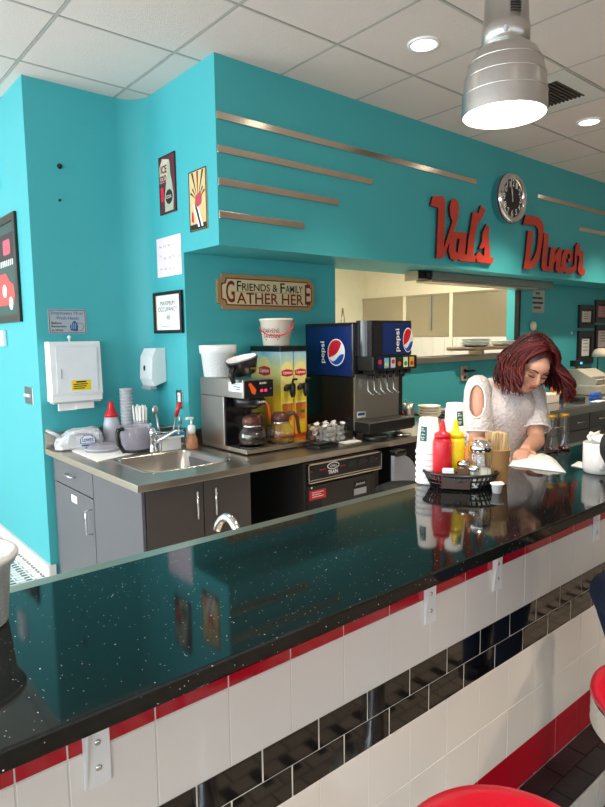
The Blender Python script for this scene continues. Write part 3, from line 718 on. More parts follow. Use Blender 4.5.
def bh(m): m.T = TB; m.tube([(-0.075, -0.02, 0.05), (-0.10, -0.04, 0.055), (-0.115, -0.05, 0.035), (-0.11, -0.05, -0.012)], [0.012, 0.014, 0.014, 0.012], 10)
part('handle', BLACKP, t, bh)
text('BUNN', 0.045, 0.011, GOLD, t, (-0.02, -0.082, 0.05), bold=0.03)
# frosted bucket on brewer
t = thing('frosted_tub', 'tall frosted white plastic tub standing on the coffee brewer', 'tub', (BXL+0.075, 3.33, CZ+0.450))
t.scale = (1.16, 1.16, 1.2)
part('tub', FROST, t, lambda m: m.lathe([(0.075, 0), (0.08, 0.004), (0.092, 0.12), (0.1, 0.125), (0.103, 0.165), (0.1, 0.168), (0.094, 0.16), (0.074, 0.006)], 28))
part('liner', PAPER, t, lambda m: m.lathe([(0.072, 0.008), (0.086, 0.115), (0.02, 0.12)], 28))

# ---------------------------------------------------------------- tea dispensers
def tea_mat():
    m = bpy.data.materials.new('iced_tea_print'); m.use_nodes = True; nt = m.node_tree; b = nt.nodes['Principled BSDF']; b.inputs['Roughness'].default_value = 0.35
    tc = nt.nodes.new('ShaderNodeTexCoord'); sx = nt.nodes.new('ShaderNodeSeparateXYZ'); nt.links.new(tc.outputs['Object'], sx.inputs[0])
    no = nt.nodes.new('ShaderNodeTexNoise'); no.inputs['Scale'].default_value = 9; nt.links.new(tc.outputs['Object'], no.inputs['Vector'])
    ad = nt.nodes.new('ShaderNodeMath'); ad.operation = 'MULTIPLY_ADD'; ad.inputs[1].default_value = 0.16; nt.links.new(no.outputs['Fac'], ad.inputs[0]); nt.links.new(sx.outputs[2], ad.inputs[2])
    mr = nt.nodes.new('ShaderNodeMapRange'); mr.inputs[1].default_value = 0.05; mr.inputs[2].default_value = 0.72; nt.links.new(ad.outputs[0], mr.inputs[0])
    cr = nt.nodes.new('ShaderNodeValToRGB'); e = cr.color_ramp.elements
    e[0].position = 0.0; e[0].color = lin('#f08a26'); e[1].position = 1.0; e[1].color = lin('#5fb4dc')
    for pos, c in ((0.25, '#f5b52c'), (0.5, '#f4da3e'), (0.78, '#dfe6a0'), (0.9, '#a8d3dc')):
        x = e.new(pos); x.color = lin(c)
    nt.links.new(mr.outputs[0], cr.inputs[0]); nt.links.new(cr.outputs[0], b.inputs['Base Color']); return m
TEAM = tea_mat()
PALEY = M('pale_yellow_print', '#f6ee9a', 0.4)
def tea(loc, lab, side):
    w, dp, h = 0.105, 0.33, 0.60
    t = thing('iced_tea_dispenser', lab, 'drink dispenser', loc, 0, 'slim iced tea dispensers')
    part('tank', TEAM, t, lambda m: m.box(0, w, 0, dp, 0.05, h, 0.004))
    part('lid', BLACKP, t, lambda m: m.box(-0.004, w+0.004, -0.004, dp+0.004, h, h+0.035, 0.006))
    part('stand', M('orange_base', '#e8642a', 0.4), t, lambda m: m.box(0.004, w-0.004, 0.01, dp-0.01, 0.0, 0.05, 0.002))
    def logo(face, cx, cz, s):
        base = (0, 0, 0) if face == 'F' else (0, 0, 0)
        f = 1 if face == 'F' else -1
        decal('sun_print', PALEY, t, disc(cx, cz+0.0, 0.062*s, 0.085*s), (0, 0, 0), face, 0, 0.0012)
        decal('logo_plate', REDP, t, [(cx-0.055*s, cz-0.018*s), (cx, cz-0.028*s), (cx+0.055*s, cz-0.018*s), (cx+0.055*s, cz+0.02*s), (cx, cz+0.03*s), (cx-0.055*s, cz+0.02*s)], (0, 0, 0), face, 0.0012, 0.002)
        L = (cx-0.042*s, -0.0022, cz-0.014*s) if face == 'F' else (-0.0022, -(cx-0.042*s), cz-0.014*s)
        text('Lipton', 0.084*s, 0.03*s, PAPER, t, L, face, bold=0.02)
    def glass(face, cx, cz, s):
        decal('glass_print', M('tea_print', '#e07a22', 0.4, noise=(30, 0.3)), t, [(cx-0.035*s, cz), (cx+0.035*s, cz), (cx+0.045*s, cz+0.11*s), (cx-0.045*s, cz+0.11*s)], (0, 0, 0), face, 0, 0.0012)
        decal('leaf_print', GREENP, t, disc(cx+0.015*s, cz+0.05*s, 0.022*s, 0.012*s, 12), (0, 0, 0), face, 0.0012, 0.0018)
        decal('glass_rim_print', PALEY, t, rect(cx-0.045*s, cx+0.045*s, cz+0.11*s, cz+0.122*s), (0, 0, 0), face, 0, 0.0012)
    logo('F', w/2, 0.46, 0.85); glass('F', w/2+0.0, 0.15, 1.0)
    decal('label_print', YEL, t, rect(0.02, w-0.02, 0.06, 0.13), (0, 0, 0), 'F', 0, 0.001)
    decal('small_print', GREENP, t, rect(0.02, w-0.02, 0.345, 0.351), (0, 0, 0), 'F', 0, 0.001)
    if side:
        logo('L', -dp/2-0.01, 0.47, 1.15)
        text('REFRESHING', 0.20, 0.035, GREENP, t, (-0.0015, 0.28, 0.345), 'L', bold=0.01)
        decal('small_print', PAPER, t, rect(-0.22, -0.13, 0.325, 0.332), (0, 0, 0), 'L', 0, 0.001)
    sp = part('spigot', BLACKP, t, lambda m: (m.tube([(w/2, 0, 0.37), (w/2, -0.05, 0.37)], 0.018, 12), m.lathe([(0.012, 0.305), (0.02, 0.33), (0.02, 0.385), (0.015, 0.395)], 14, (w/2, -0.055, 0))))
    part('spigot_lever', BLACKP, sp, lambda m: (m.tube([(w/2, -0.055, 0.395), (w/2, -0.06, 0.42), (w/2, -0.10, 0.425)], 0.007, 8), m.tube([(w/2-0.05, -0.055, 0.365), (w/2-0.015, -0.055, 0.365)], 0.007, 8), m.ellipsoid((w/2-0.055, -0.055, 0.365), (0.016, 0.016, 0.018), 12, 8)))
    return t
tea((2.445, 3.12, CZ+0.001), 'slim yellow iced tea dispenser whose printed side shows beside the coffee brewer', True)
tea((2.558, 3.12, CZ+0.001), 'slim yellow iced tea dispenser between its twin and the soda fountain', False)
# white bucket on dispensers
t = thing('bucket', 'cream plastic bucket with red handle on top of the tea dispensers', 'bucket', (2.53, 3.27, CZ+0.6385), -0.6)
part('pail', M('cream_plastic', '#ede3d2', 0.4), t, lambda m: m.lathe([(0.086, 0), (0.09, 0.004), (0.108, 0.165), (0.114, 0.167), (0.114, 0.178), (0.107, 0.18), (0.1, 0.17), (0.085, 0.01)], 30))
def pail_handle(m):
    pts = []
    for k in range(15):
        a = PI*k/14
        pts.append((-0.108*math.cos(a)*1.02, -0.05-0.085*math.sin(a)**0.7, 0.155-0.075*math.sin(a)-0.03*(1-k/14)))
    m.tube(pts, 0.006, 8, flat=0.5)
part('handle', REDP, t, pail_handle)
def curved_text(body, w, h, r, z, mat, parent, a0):
    o = text(body, w, h, mat, parent, (0, 0, 0))
    for v in o.data.vertices:
        x, zz = v.co.x-w/2, v.co.z; a = a0+x/r
        v.co = (r*math.sin(a), -r*math.cos(a), z+zz)
    return o
curved_text('CARVENS', 0.12, 0.028, 0.1025, 0.085, INKR, t, -0.45)
curved_text('TAVERN', 0.12, 0.028, 0.0985, 0.05, INKR, t, -0.45)
curved_text('-', 0.09, 0.006, 0.0965, 0.038, INKR, t, -0.4)

# ---------------------------------------------------------------- soda fountain
FX, FY, FW, FD = 2.88, 2.895, 0.50, 0.49
t = thing('soda_fountain', 'tall black and blue soda fountain with six dispensing valves', 'soda machine', (FX, FY, CZ+0.001))
part('cabinet', BLACKS, t, lambda m: m.box(0, FW, 0.0, FD, 0.055, 0.42, 0.004))
part('upper_cabinet', BLACKS, t, lambda m: m.box(0, FW, 0.0, FD, 0.42, 0.785, 0.012))
part('side_graphic', NAVY, t, lambda m: m.box(-0.0025, 0, 0.015, 0.475, 0.428, 0.76))
part('steel_front', STEEL, t, lambda m: m.box(0.015, 0.45, -0.006, 0.0, 0.13, 0.44, 0.001))
part('steel_edge', STEEL, t, lambda m: m.box(0.0, 0.012, -0.012, 0.0, 0.06, 0.42, 0.002))
# curved merchandiser head
def headf(m, x0, x1, z0, z1, dmax, y_in=0.0, n=10):
    prof = []
    for k in range(n+1):
        a = PI/2*k/n; prof.append((x0+0.05*(1-math.sin(a)), -dmax*1.0+0.05*(1-math.cos(a)) if False else -dmax+0.05*(1-math.sin(PI/2-a+0)*0)-0.0))
    pts = [(x0, y_in)]
    for k in range(7): a = PI/2*k/6; pts.append((x0+0.06-0.06*math.cos(a), -dmax+0.06-0.06*math.sin(a)))
    for k in range(7): a = PI/2*k/6; pts.append((x1-0.03+0.03*math.sin(a), -dmax+0.03-0.03*math.cos(a)))
    pts.append((x1, y_in))
    m.loft([[(x, y, z) for x, y in pts] for z in (z0, z1)], smooth=False)
hd = part('head', BLACKS, t, lambda m: headf(m, 0.03, 0.49, 0.56, 0.795, 0.10))
part('front_graphic', NAVY, hd, lambda m: headf(m, 0.13, 0.491, 0.568, 0.778, 0.1015, -0.005))
vp = part('valve_panel', BLACKP, t, lambda m: m.box(0.035, 0.475, -0.15, 0.0, 0.465, 0.559, 0.006))
for k, (c1, c2) in enumerate([('#0d1d55', '#d4283a'), ('#6ab6e0', '#e8d24a'), ('#c9ced6', '#d4283a'), ('#14361d', '#d8642a'), ('#dfe8c8', '#3f9a3c'), ('#d8b04a', '#b3202c')]):
    x = 0.075+k*0.064
    m1, m2 = M('brand_a%d' % k, c1, 0.35), M('brand_b%d' % k, c2, 0.35)
    o = decal('flavour_label', m1, vp, rect(x, x+0.045, 0.48, 0.548), (0, -0.15, 0), 'F', 0, 0.002)
    decal('flavour_mark', m2, o, disc(x+0.0225, 0.522 if k in (0, 2) else 0.505, 0.017, 0.015, 16), (0, -0.15, 0), 'F', 0.002, 0.003)
    vx = x+0.02
    v = part('valve', BLACKP, t, lambda m: (m.box(vx-0.024, vx+0.024, -0.13, -0.02, 0.435, 0.464, 0.008), m.lathe([(0.012, 0.41), (0.016, 0.435)], 12, (vx, -0.075, 0))))
    if k < 5:
        part('valve_lever', CHROME, v, lambda m: m.tube([(vx, -0.045, 0.435), (vx+0.004, -0.04, 0.33), (vx+0.012, -0.075, 0.30), (vx+0.014, -0.085, 0.304)], 0.003, 8))
tr = part('drip_tray', BLACKP, t, lambda m: (m.box(0.0, 0.46, -0.15, -0.008, 0.062, 0.122, 0.006), m.box(0.01, 0.45, -0.14, -0.01, 0.05, 0.063)))
def grate(m):
    for k in range(22): m.box(0.014+k*0.0198, 0.024+k*0.0198, -0.14, -0.014, 0.1225, 0.128)
    m.box(0.012, 0.45, -0.145, -0.139, 0.1225, 0.129); m.box(0.012, 0.45, -0.016, -0.01, 0.1225, 0.129)
part('grate', STEEL, tr, grate)
for fx, fy in ((0.03, 0.02), (0.47, 0.02), (0.03, 0.45), (0.47, 0.45)): part('leg', CHROME, t, lambda m: m.lathe([(0.018, 0), (0.018, 0.012), (0.012, 0.014), (0.012, 0.056)], 12, (fx, fy, 0)))
def globe(cx, cz, rx, rz, loc, face, parent):
    g_ = decal('logo_ring', PAPER, parent, disc(cx, cz, rx, rz, 36), loc, face, 0, 0.0012)
    rx2, rz2 = rx*0.92, rz*0.92
    # red upper-left, white swoosh, blue lower-right
    def pt(a): return (cx+rx2*math.cos(a), cz+rz2*math.sin(a))
    A0, A1 = math.radians(48), math.radians(205)
    red = [pt(A0+(A1-A0)*i/18) for i in range(19)]
    p0, p1 = red[-1], red[0]
    for i in range(1, 10):
        s_ = i/10; x = p0[0]+(p1[0]-p0[0])*s_; z = p0[1]+(p1[1]-p0[1])*s_; k_ = math.sin(PI*s_)*0.22
        red.append((x+rx*k_*0.9, z-rz*k_*0.9))
    decal('logo_red', M('logo_red', '#d4202f', 0.3), g_, red, loc, face, 0.0012, 0.002)
    B0, B1 = math.radians(212), math.radians(352)
    bl = [pt(B0+(B1-B0)*i/18) for i in range(19)]
    p0, p1 = bl[-1], bl[0]
    for i in range(1, 10):
        s_ = i/10; x = p0[0]+(p1[0]-p0[0])*s_; z = p0[1]+(p1[1]-p0[1])*s_; k_ = math.sin(PI*s_)*0.16-math.sin(2*PI*s_)*0.16
        bl.append((x, z-rz*k_))
    decal('logo_blue', M('logo_blue', '#1450b0', 0.3), g_, bl, loc, face, 0.0012, 0.002)
globe(-0.16, 0.585, 0.085, 0.092, (-0.0026, 0, 0), 'L', t)
text('pepsi', 0.15, 0.052, PAPER, t, (-0.0036, 0.265, 0.51), 'L', rot=PI/2, bold=0.012)
globe(0.435, 0.662, 0.053, 0.085, (0, -0.102, 0), 'F', t)
text('pepsi', 0.155, 0.052, PAPER, t, (0.355, -0.1028, 0.585), 'F', rot=PI/2, bold=0.012)
decal('maker_plate', PAPER, t, rrect(0.03, 0.11, 0.145, 0.185, 0.004), (0, -0.006, 0), 'F', 0, 0.002)
decal('maker_mark', INKB, t, rect(0.035, 0.10, 0.16, 0.178), (0, -0.006, 0), 'F', 0.002, 0.003)
part('side_hook', STEEL, t, lambda m: m.tube([(-0.002, 0.33, 0.36), (-0.004, 0.42, 0.36), (-0.004, 0.42, 0.24), (-0.004, 0.36, 0.24)], 0.002, 6)) if False else None
# creamer tub
p = onZ(316, 447, CZ)
t = thing('creamer_tub', 'clear square tub heaped with creamer cups by the soda fountain', 'tub', (2.63, 2.90, zt))
def tubf(m):
    w, d, h = 0.2, 0.17, 0.115
    m.box(0, w, 0, d, 0, 0.004); m.box(0, w, 0, 0.003, 0.004, h); m.box(0, w, d-0.003, d, 0.004, h); m.box(0, 0.003, 0, d, 0.004, h); m.box(w-0.003, w, 0, d, 0.004, h)
    m.box(-0.008, w+0.008, -0.008, 0.0, h-0.004, h); m.box(-0.008, w+0.008, d, d+0.008, h-0.004, h); m.box(-0.008, 0, 0, d, h-0.004, h); m.box(w, w+0.008, 0, d, h-0.004, h)
part('tub', CLEARP, t, tubf)
mb = MB(); mb.lathe([(0.012, 0), (0.0165, 0.022), (0.0195, 0.022), (0.0195, 0.024), (0.004, 0.025)], 10); cp = mb.build('creamer_cup', M('creamer_white', '#fbf7f2', 0.4)); first = True
rnd = random.Random(5)
for iz in range(4):
    for ix in range(5):
        for iy in range(4):
            if iz == 3 and (ix+iy) % 2: continue
            o = cp if first else cp.copy()
            if not first: C.objects.link(o)
            first = False
            o.location = (2.63+0.022+ix*0.038+rnd.uniform(-.003, .003), 2.90+0.024+iy*0.040+rnd.uniform(-.003, .003), zt+0.008+iz*0.030+rnd.uniform(0, .004)); o.rotation_euler = (rnd.uniform(-.5, .5), rnd.uniform(-.5, .5), rnd.uniform(0, 6))
            tag(o, 'small creamer cup heaped in the clear tub by the soda fountain', 'creamer cup', 'creamers in the clear tub')
t = thing('black_tray', 'flat black plastic tray lying between brewer and creamer tub', 'tray', (2.575, 2.865, zt), 0.1)
part('tray', BLACKP, t, lambda m: (m.box(-0.12, 0.06, -0.08, 0.045, 0, 0.022, 0.006), m.box(-0.10, 0.04, -0.06, 0.03, 0.022, 0.03, 0.004)))
t = thing('napkin', 'white folded napkin under the creamer tub edge', 'napkin', (2.80, 2.84, zt))
part('sheet', PAPER, t, lambda m: m.box(-0.07, 0.07, -0.03, 0.04, 0, 0.006, 0.001))

# things right of the fountain on the steel worktop
p = onZ(404, 418, CZ)
t = thing('syrup_bottle', 'dark brown chocolate syrup bottle beside the soda fountain', 'bottle', (3.56, 3.10, zt))
part('body', M('syrup_brown', '#2c130d', 0.25), t, lambda m: m.lathe([(0.048, 0), (0.052, 0.01), (0.052, 0.11), (0.035, 0.16), (0.02, 0.185)], 20, sy=0.7))
part('cap', M('syrup_cap', '#1d0c09', 0.4), t, lambda m: m.lathe([(0.022, 0.186), (0.022, 0.215), (0.012, 0.225), (0.009, 0.245)], 16))
decal('label', REDP, t, disc(0, 0.085, 0.034, 0.034, 20), (0, -0.0375, 0), 'F', 0, 0.0015)
decal('label_core', M('syrup_brown', '#2c130d', 0.25), t, disc(0, 0.085, 0.025, 0.024, 20), (0, -0.0375, 0), 'F', 0.0015, 0.0022)
text("HERSHEY'S", 0.06, 0.013, PAPER, t, (-0.03, -0.0398, 0.05), bold=0.02)
t = thing('steel_canister', 'small steel canister with a spoon by the back wall', 'canister', (3.78, 3.18, zt))
part('can', STEEL, t, lambda m: m.lathe([(0.05, 0), (0.05, 0.15), (0.046, 0.15), (0.046, 0.01)], 20))
part('spoon', STEEL, t, lambda m: m.tube([(0.02, 0, 0.02), (-0.03, 0, 0.19)], 0.005, 8))
bowlp = None
for k in range(4):
    if bowlp is None:
        mb = MB(); mb.lathe([(0.045, 0), (0.05, 0.004), (0.085, 0.04), (0.095, 0.055), (0.091, 0.055), (0.048, 0.008)], 24); bowlp = mb.build('soup_bowl', M('ivory_china', '#d9d2bf', 0.3)); o = bowlp
    else: o = bowlp.copy(); C.objects.link(o)
    o.location = (4.0, 3.14, zt+k*0.022); tag(o, ORD[3-k]+' ivory bowl from the top of the stack by the steel canister', 'bowl', 'nested ivory bowls')
t = thing('saucer_stack', 'low pile of pale saucers next to the ivory bowls', 'saucers', (4.3, 3.2, 0.9))
for k in range(3): part('saucer', M('ivory_china', '#d9d2bf', 0.3), t, lambda m: m.lathe([(0.05, 0.012*k), (0.10, 0.012*k+0.014), (0.10, 0.012*k+0.018), (0.048, 0.012*k+0.005)], 22))
t = thing('black_drip_ring', 'round black grill ring on the worktop under the soda fountain tray', 'drip ring', (3.0, 2.80, zt))
part('ring', BLACKP, t, lambda m: m.lathe([(0.085, 0), (0.09, 0.004), (0.09, 0.03), (0.08, 0.034), (0.02, 0.03)], 26))
t = thing('steel_plate', 'steel strainer plate lying beside the black ring', 'plate', (3.25, 2.80, zt))
part('dish', STEEL, t, lambda m: m.lathe([(0.05, 0), (0.075, 0.012), (0.072, 0.016), (0.03, 0.008)], 22))

# ---------------------------------------------------------------- under-counter units
t = thing('glass_chiller', 'dark under-counter chiller with chrome framed control strip', 'chiller', (2.272, 2.66, 0))
part('body', M('dark_bronze_metal', '#3a3532', 0.35, 0.5), t, lambda m: m.box(0, 0.635, 0.03, 0.70, 0.06, 0.835, 0.01))
for fx, fy in ((0.04, 0.08), (0.6, 0.08), (0.04, 0.64), (0.6, 0.64)): part('foot', BLACKP, t, lambda m: m.lathe([(0.02, 0), (0.02, 0.06)], 10, (fx, fy, 0)))
c = part('control_strip', BLACKP, t, lambda m: m.box(0.012, 0.625, 0.008, 0.03, 0.735, 0.828, 0.004))
part('chrome_frame', STEELS, c, lambda m: (m.box(0.005, 0.632, 0.0, 0.012, 0.826, 0.834), m.box(0.005, 0.632, 0.0, 0.012, 0.716, 0.724), m.box(0.005, 0.632, 0.0, 0.012, 0.732, 0.737), m.box(0.005, 0.012, 0.0, 0.012, 0.716, 0.834), m.box(0.625, 0.632, 0.0, 0.012, 0.716, 0.834)))
part('door', M('dark_bronze_metal', '#3a3532', 0.35, 0.5), t, lambda m: m.box(0.012, 0.57, 0.012, 0.03, 0.10, 0.70, 0.004))
for k in range(3): decal('button', M('button_grey', '#2c2b2c', 0.5), c, rrect(0.34+k*0.09, 0.40+k*0.09, 0.77, 0.805, 0.01), (0, 0.008, 0), 'F', 0, 0.004)
for x0_, x1_ in ((0.10, 0.15), (0.27, 0.31), (0.47, 0.50), (0.58, 0.6), (0.03, 0.04)): decal('red_mark', REDP, c, rect(x0_, x1_, 0.785, 0.79), (0, 0.008, 0), 'F', 0, 0.001)
decal('logo_cloud', PAPER, c, disc(0.21, 0.80, 0.05, 0.022, 20), (0, 0.008, 0), 'F', 0, 0.0012)
decal('logo_cloud_core', INK, c, disc(0.21, 0.80, 0.043, 0.016, 20), (0, 0.008, 0), 'F', 0.0012, 0.002)
text('CHILL', 0.06, 0.016, PAPER, c, (0.18, 0.0055, 0.792), bold=0.02)
text('TRAIN', 0.08, 0.024, PAPER, c, (0.165, 0.0065, 0.752), bold=0.03)
decal('red_sticker', REDP, t, rect(0.02, 0.15, 0.615, 0.67), (0, 0.012, 0), 'F', 0, 0.001)
for k in range(3): decal('sticker_line', PAPER, t, rect(0.04, 0.13-0.02*(k % 2), 0.655-0.013*k, 0.659-0.013*k), (0, 0.012, 0), 'F', 0.001, 0.0016)
decal('black_sticker', INK, t, rect(0.02, 0.12, 0.55, 0.605), (0, 0.012, 0), 'F', 0, 0.001)
decal('maker_plate', INK, t, rect(0.39, 0.50, 0.625, 0.67), (0, 0.012, 0), 'F', 0, 0.001)
text('Jackson', 0.085, 0.022, PAPER, t, (0.40, 0.0105, 0.637), shear=0.3)
decal('spec_plate', LGREY, t, rect(0.39, 0.50, 0.58, 0.62), (0, 0.012, 0), 'F', 0, 0.001)
decal('lock', CHROME, t, disc(0.035, 0.69, 0.007, 0.007, 12), (0, 0.012, 0), 'F', 0, 0.004)
# grey tilt bin right of chiller
t = thing('tilt_bin', 'grey rounded waste bin flap under the steel worktop', 'bin', (2.96, 2.60, 0))
def binf(m):
    pts = [(0, 0.05), (0, 0.8)]
    for k in range(11):
        a = PI/2*k/10; pts.append((0.05+0.22*math.sin(a), 0.42+0.38*math.cos(a)**0.8 if k < 10 else 0.42))
    pts.append((0.27, 0.05))
    m.prism([(x, z) for x, z in pts], 0.0, 0.03)
part('flap', M('bin_grey', '#9c9ea6', 0.5), t, binf)
part('bin_body', M('bin_grey', '#9c9ea6', 0.5), t, lambda m: m.box(0.01, 0.26, 0.031, 0.35, 0.0, 0.42, 0.01))
part('black_grip', BLACKP, t, lambda m: m.box(0.0, 0.10, -0.02, 0.05, 0.795, 0.835, 0.012))
# drawer cabinets further right
def drawers(x0, x1, lab, mat):
    t = thing('drawer_cabinet', lab, 'cabinet', (x0, CY, 0))
    w = x1-x0
    part('body', mat, t, lambda m: (m.box(0.004, w-0.004, 0.035, 0.70, 0.1, 0.815), m.box(0.05, w-0.05, 0.09, 0.66, 0, 0.1)))
    n_ = 2
    for k in range(n_):
        a, b = 0.006+k*(w-0.006)/n_, (k+1)*(w-0.006)/n_
        d = part('drawer', mat, t, lambda m: m.box(a, b, 0.016, 0.034, 0.66, 0.81, 0.002))
        part('handle', CHROME, d, lambda m: m.tube([((a+b)/2-0.06, 0.016, 0.735), ((a+b)/2-0.058, -0.012, 0.735), ((a+b)/2+0.058, -0.012, 0.735), ((a+b)/2+0.06, 0.016, 0.735)], 0.005, 8))
        d = part('door', mat, t, lambda m: m.box(a, b, 0.016, 0.034, 0.1, 0.652, 0.002))
DK = M('charcoal_laminate', '#37393b', 0.3, noise=(30, 0.05))
drawers(3.35, 4.14, 'dark drawer cabinet under the steel worktop beside the bin', CABDARK)
drawers(4.18, 5.05, 'charcoal base cabinet behind the woman', DK)
drawers(5.06, 5.93, 'charcoal base cabinet beneath the snack rack', DK)
drawers(5.94, 6.81, 'charcoal base cabinet beneath the cash register', DK)
drawers(6.82, 7.7, 'charcoal base cabinet at the far end past the register', DK)
t = thing('dark_worktop', 'polished dark grey worktop carrying the cash register', 'worktop', (4.16, CY-0.03, 0.82))
part('top', M('dark_polished_top', '#3c4140', 0.10, noise=(80, 0.1), coat=0.3), t, lambda m: m.box(0, 4.2, 0, 0.83, 0, 0.075, 0.004))
part('edge_band', M('edge_grey', '#6c706c', 0.3, 0.4), t, lambda m: m.box(0, 4.2, -0.012, -0.001, 0.0, 0.07, 0.002))
DZ = 0.896
# cash register
p = onZ(590, 395, DZ)
t = thing('cash_register', 'beige cash register with blue lit customer display', 'cash register', (6.66, 2.98, DZ), 0)
part('drawer_base', BEIGE, t, lambda m: m.box(0, 0.46, 0, 0.42, 0.0, 0.11, 0.012))
def regf(m):
    m.loft([[(x, 0.03, 0.112), (x, 0.0, 0.17), (x, 0.09, 0.2), (x, 0.23, 0.275), (x, 0.40, 0.275), (x, 0.40, 0.112)] for x in (0.015, 0.445)], smooth=False)
part('upper_body', BEIGE, t, regf)
part('printer_slot', BLACKP, t, lambda m: m.box(0.26, 0.42, 0.26, 0.34, 0.275, 0.285, 0.003))
part('keypad', M('key_grey', '#8d8b86', 0.5), t, lambda m: m.box(0.03, 0.24, 0.02, 0.08, 0.168, 0.2, 0.004))
ds = part('display', BLACKP, t, lambda m: (m.box(0.10, 0.30, 0.30, 0.36, 0.30, 0.37, 0.006), m.lathe([(0.015, 0.27), (0.015, 0.3)], 10, (0.2, 0.33, 0))))
decal('screen', M('cyan_screen', '#38b8e8', 0.4, emit=1.4), ds, rrect(0.22, 0.27, 0.325, 0.35, 0.004), (0, 0.30, 0), 'F', 0, 0.002)
# desk lamp beside register
t = thing('desk_lamp', 'small desk lamp with pale shade behind the cash register', 'lamp', (7.25, 3.25, DZ))
part('base', BLACKP, t, lambda m: m.lathe([(0.07, 0), (0.07, 0.015), (0.01, 0.025)], 20))
part('neck', BLACKP, t, lambda m: m.tube([(0, 0, 0.02), (0.0, 0, 0.38), (0.01, -0.02, 0.44)], 0.007, 8))
part('shade', M('shade_cream', '#cfc7b6', 0.5), t, lambda m: m.lathe([(0.10, 0.40), (0.095, 0.44), (0.07, 0.48), (0.03, 0.50)], 22, (0.01, -0.03, 0)))
# snack rack with chip bags
t = thing('snack_rack', 'black tiered snack stand beside the cash register', 'rack', (5.97, 3.05, DZ))
part('post', BLACKP, t, lambda m: m.box(0.14, 0.17, 0.28, 0.31, 0.0, 0.42))
for k, z in enumerate((0.004, 0.155, 0.305)): part('shelf', BLACKP, t, lambda m: (m.box(0.0, 0.30, 0.02+0.06*k, 0.31, z, z+0.012, 0.003), m.box(0.0, 0.30, 0.02+0.06*k, 0.028+0.06*k, z+0.01, z+0.04)))
cols = ['#d8661e', '#c0281c', '#1f4fa8', '#e08a20', '#c63a1e', '#d8b01e']
def chip(loc, col, lab, rz):
    t = thing('chip_bag', lab, 'snack bag', loc, rz, 'chip bags on the snack stand')
    def bf(m):
        rings = []
        for z, th in ((0, 0.002), (0.012, 0.006), (0.05, 0.026), (0.085, 0.022), (0.105, 0.005), (0.115, 0.002)):
            rings.append([(0.042*math.cos(2*PI*k/14), th*math.sin(2*PI*k/14), z) for k in range(14)])
        m.loft(rings)
    part('pouch', M('chip_foil_'+col[1:], col, 0.25, noise=(25, 0.35), bump=(40, 0.3)), t, bf)
    decal('label', YEL if col != '#d8b01e' else REDP, t, disc(0, 0.055, 0.022, 0.016, 14), (0, -0.026, 0), 'F', 0, 0.002)
names = {'#d8661e': 'orange', '#c0281c': 'red', '#1f4fa8': 'blue', '#e08a20': 'amber', '#c63a1e': 'scarlet', '#d8b01e': 'yellow'}
for k, z in enumerate((0.018, 0.169, 0.319)):
    for i in range(3):
        col = cols[(i+2*k) % 6] if k else ['#d8661e', '#c0281c', '#1f4fa8'][i]
        chip((5.97+0.05+i*0.098, 3.05+0.09+0.05*k, DZ+z), col, '%s chip bag on the %s shelf of the black snack stand' % (names[col], ('bottom', 'middle', 'top')[k]), 0)
t = thing('white_carton', 'plain white carton on the dark worktop behind the woman', 'box', (5.62, 2.98, DZ))
part('box', PAPERC, t, lambda m: m.box(0, 0.22, 0, 0.16, 0, 0.085, 0.004)); part('flap', PAPERC, t, lambda m: m.box(0.01, 0.21, 0.01, 0.15, 0.085, 0.09))
t = thing('blue_stapler', 'bright blue desk stapler in front of the cash register', 'stapler', (6.30, 2.84, DZ), 0.1)
part('base', BLUE, t, lambda m: m.box(0, 0.22, 0, 0.06, 0, 0.02, 0.006)); part('arm', BLUE, t, lambda m: m.box(0.0, 0.22, 0.005, 0.055, 0.022, 0.06, 0.012)); part('hinge', DARKMET, t, lambda m: m.box(0.18, 0.2, 0.01, 0.05, 0.018, 0.03))
for i, (x, y, rz) in enumerate(((6.15, 2.74, 0.1), (6.62, 2.80, -0.2))):
    o = box('paper_sheet', PAPER, None, -0.1, 0.1, -0.04, 0.04, 0, 0.002); o.location = (x, y, DZ); o.rotation_euler = (0, 0, rz)
    tag(o, ['loose white paper under the blue stapler end', 'loose white paper before the cash register'][i], 'paper')
o = box('black_cable_box', BLACKP, None, 0, 0.12, 0, 0.08, 0, 0.035, 0.006); o.location = (6.02, 2.86, DZ); tag(o, 'small flat black box beside the blue stapler', 'box')

# ================================================================== THINGS ON THE WALLS
RZL = -PI/2
def wall_frame(name, label, cat, loc, rz, w, h, fw, fmat, inner, group=None, d=0.02):
    """framed picture hanging flat: loc = lower-left corner on the wall, local +X along the wall, front -Y"""
    t = thing(name, label, cat, loc, rz, group)
    part('frame', fmat, t, lambda m: (m.box(0, w, -d, -0.001, 0, fw, 0.002), m.box(0, w, -d, -0.001, h-fw, h, 0.002), m.box(0, fw, -d, -0.001, fw, h-fw, 0.002), m.box(w-fw, w, -d, -0.001, fw, h-fw, 0.002)))
    part('print', inner, t, lambda m: m.box(fw, w-fw, -d*0.45, -0.001, fw, h-fw))
    return t
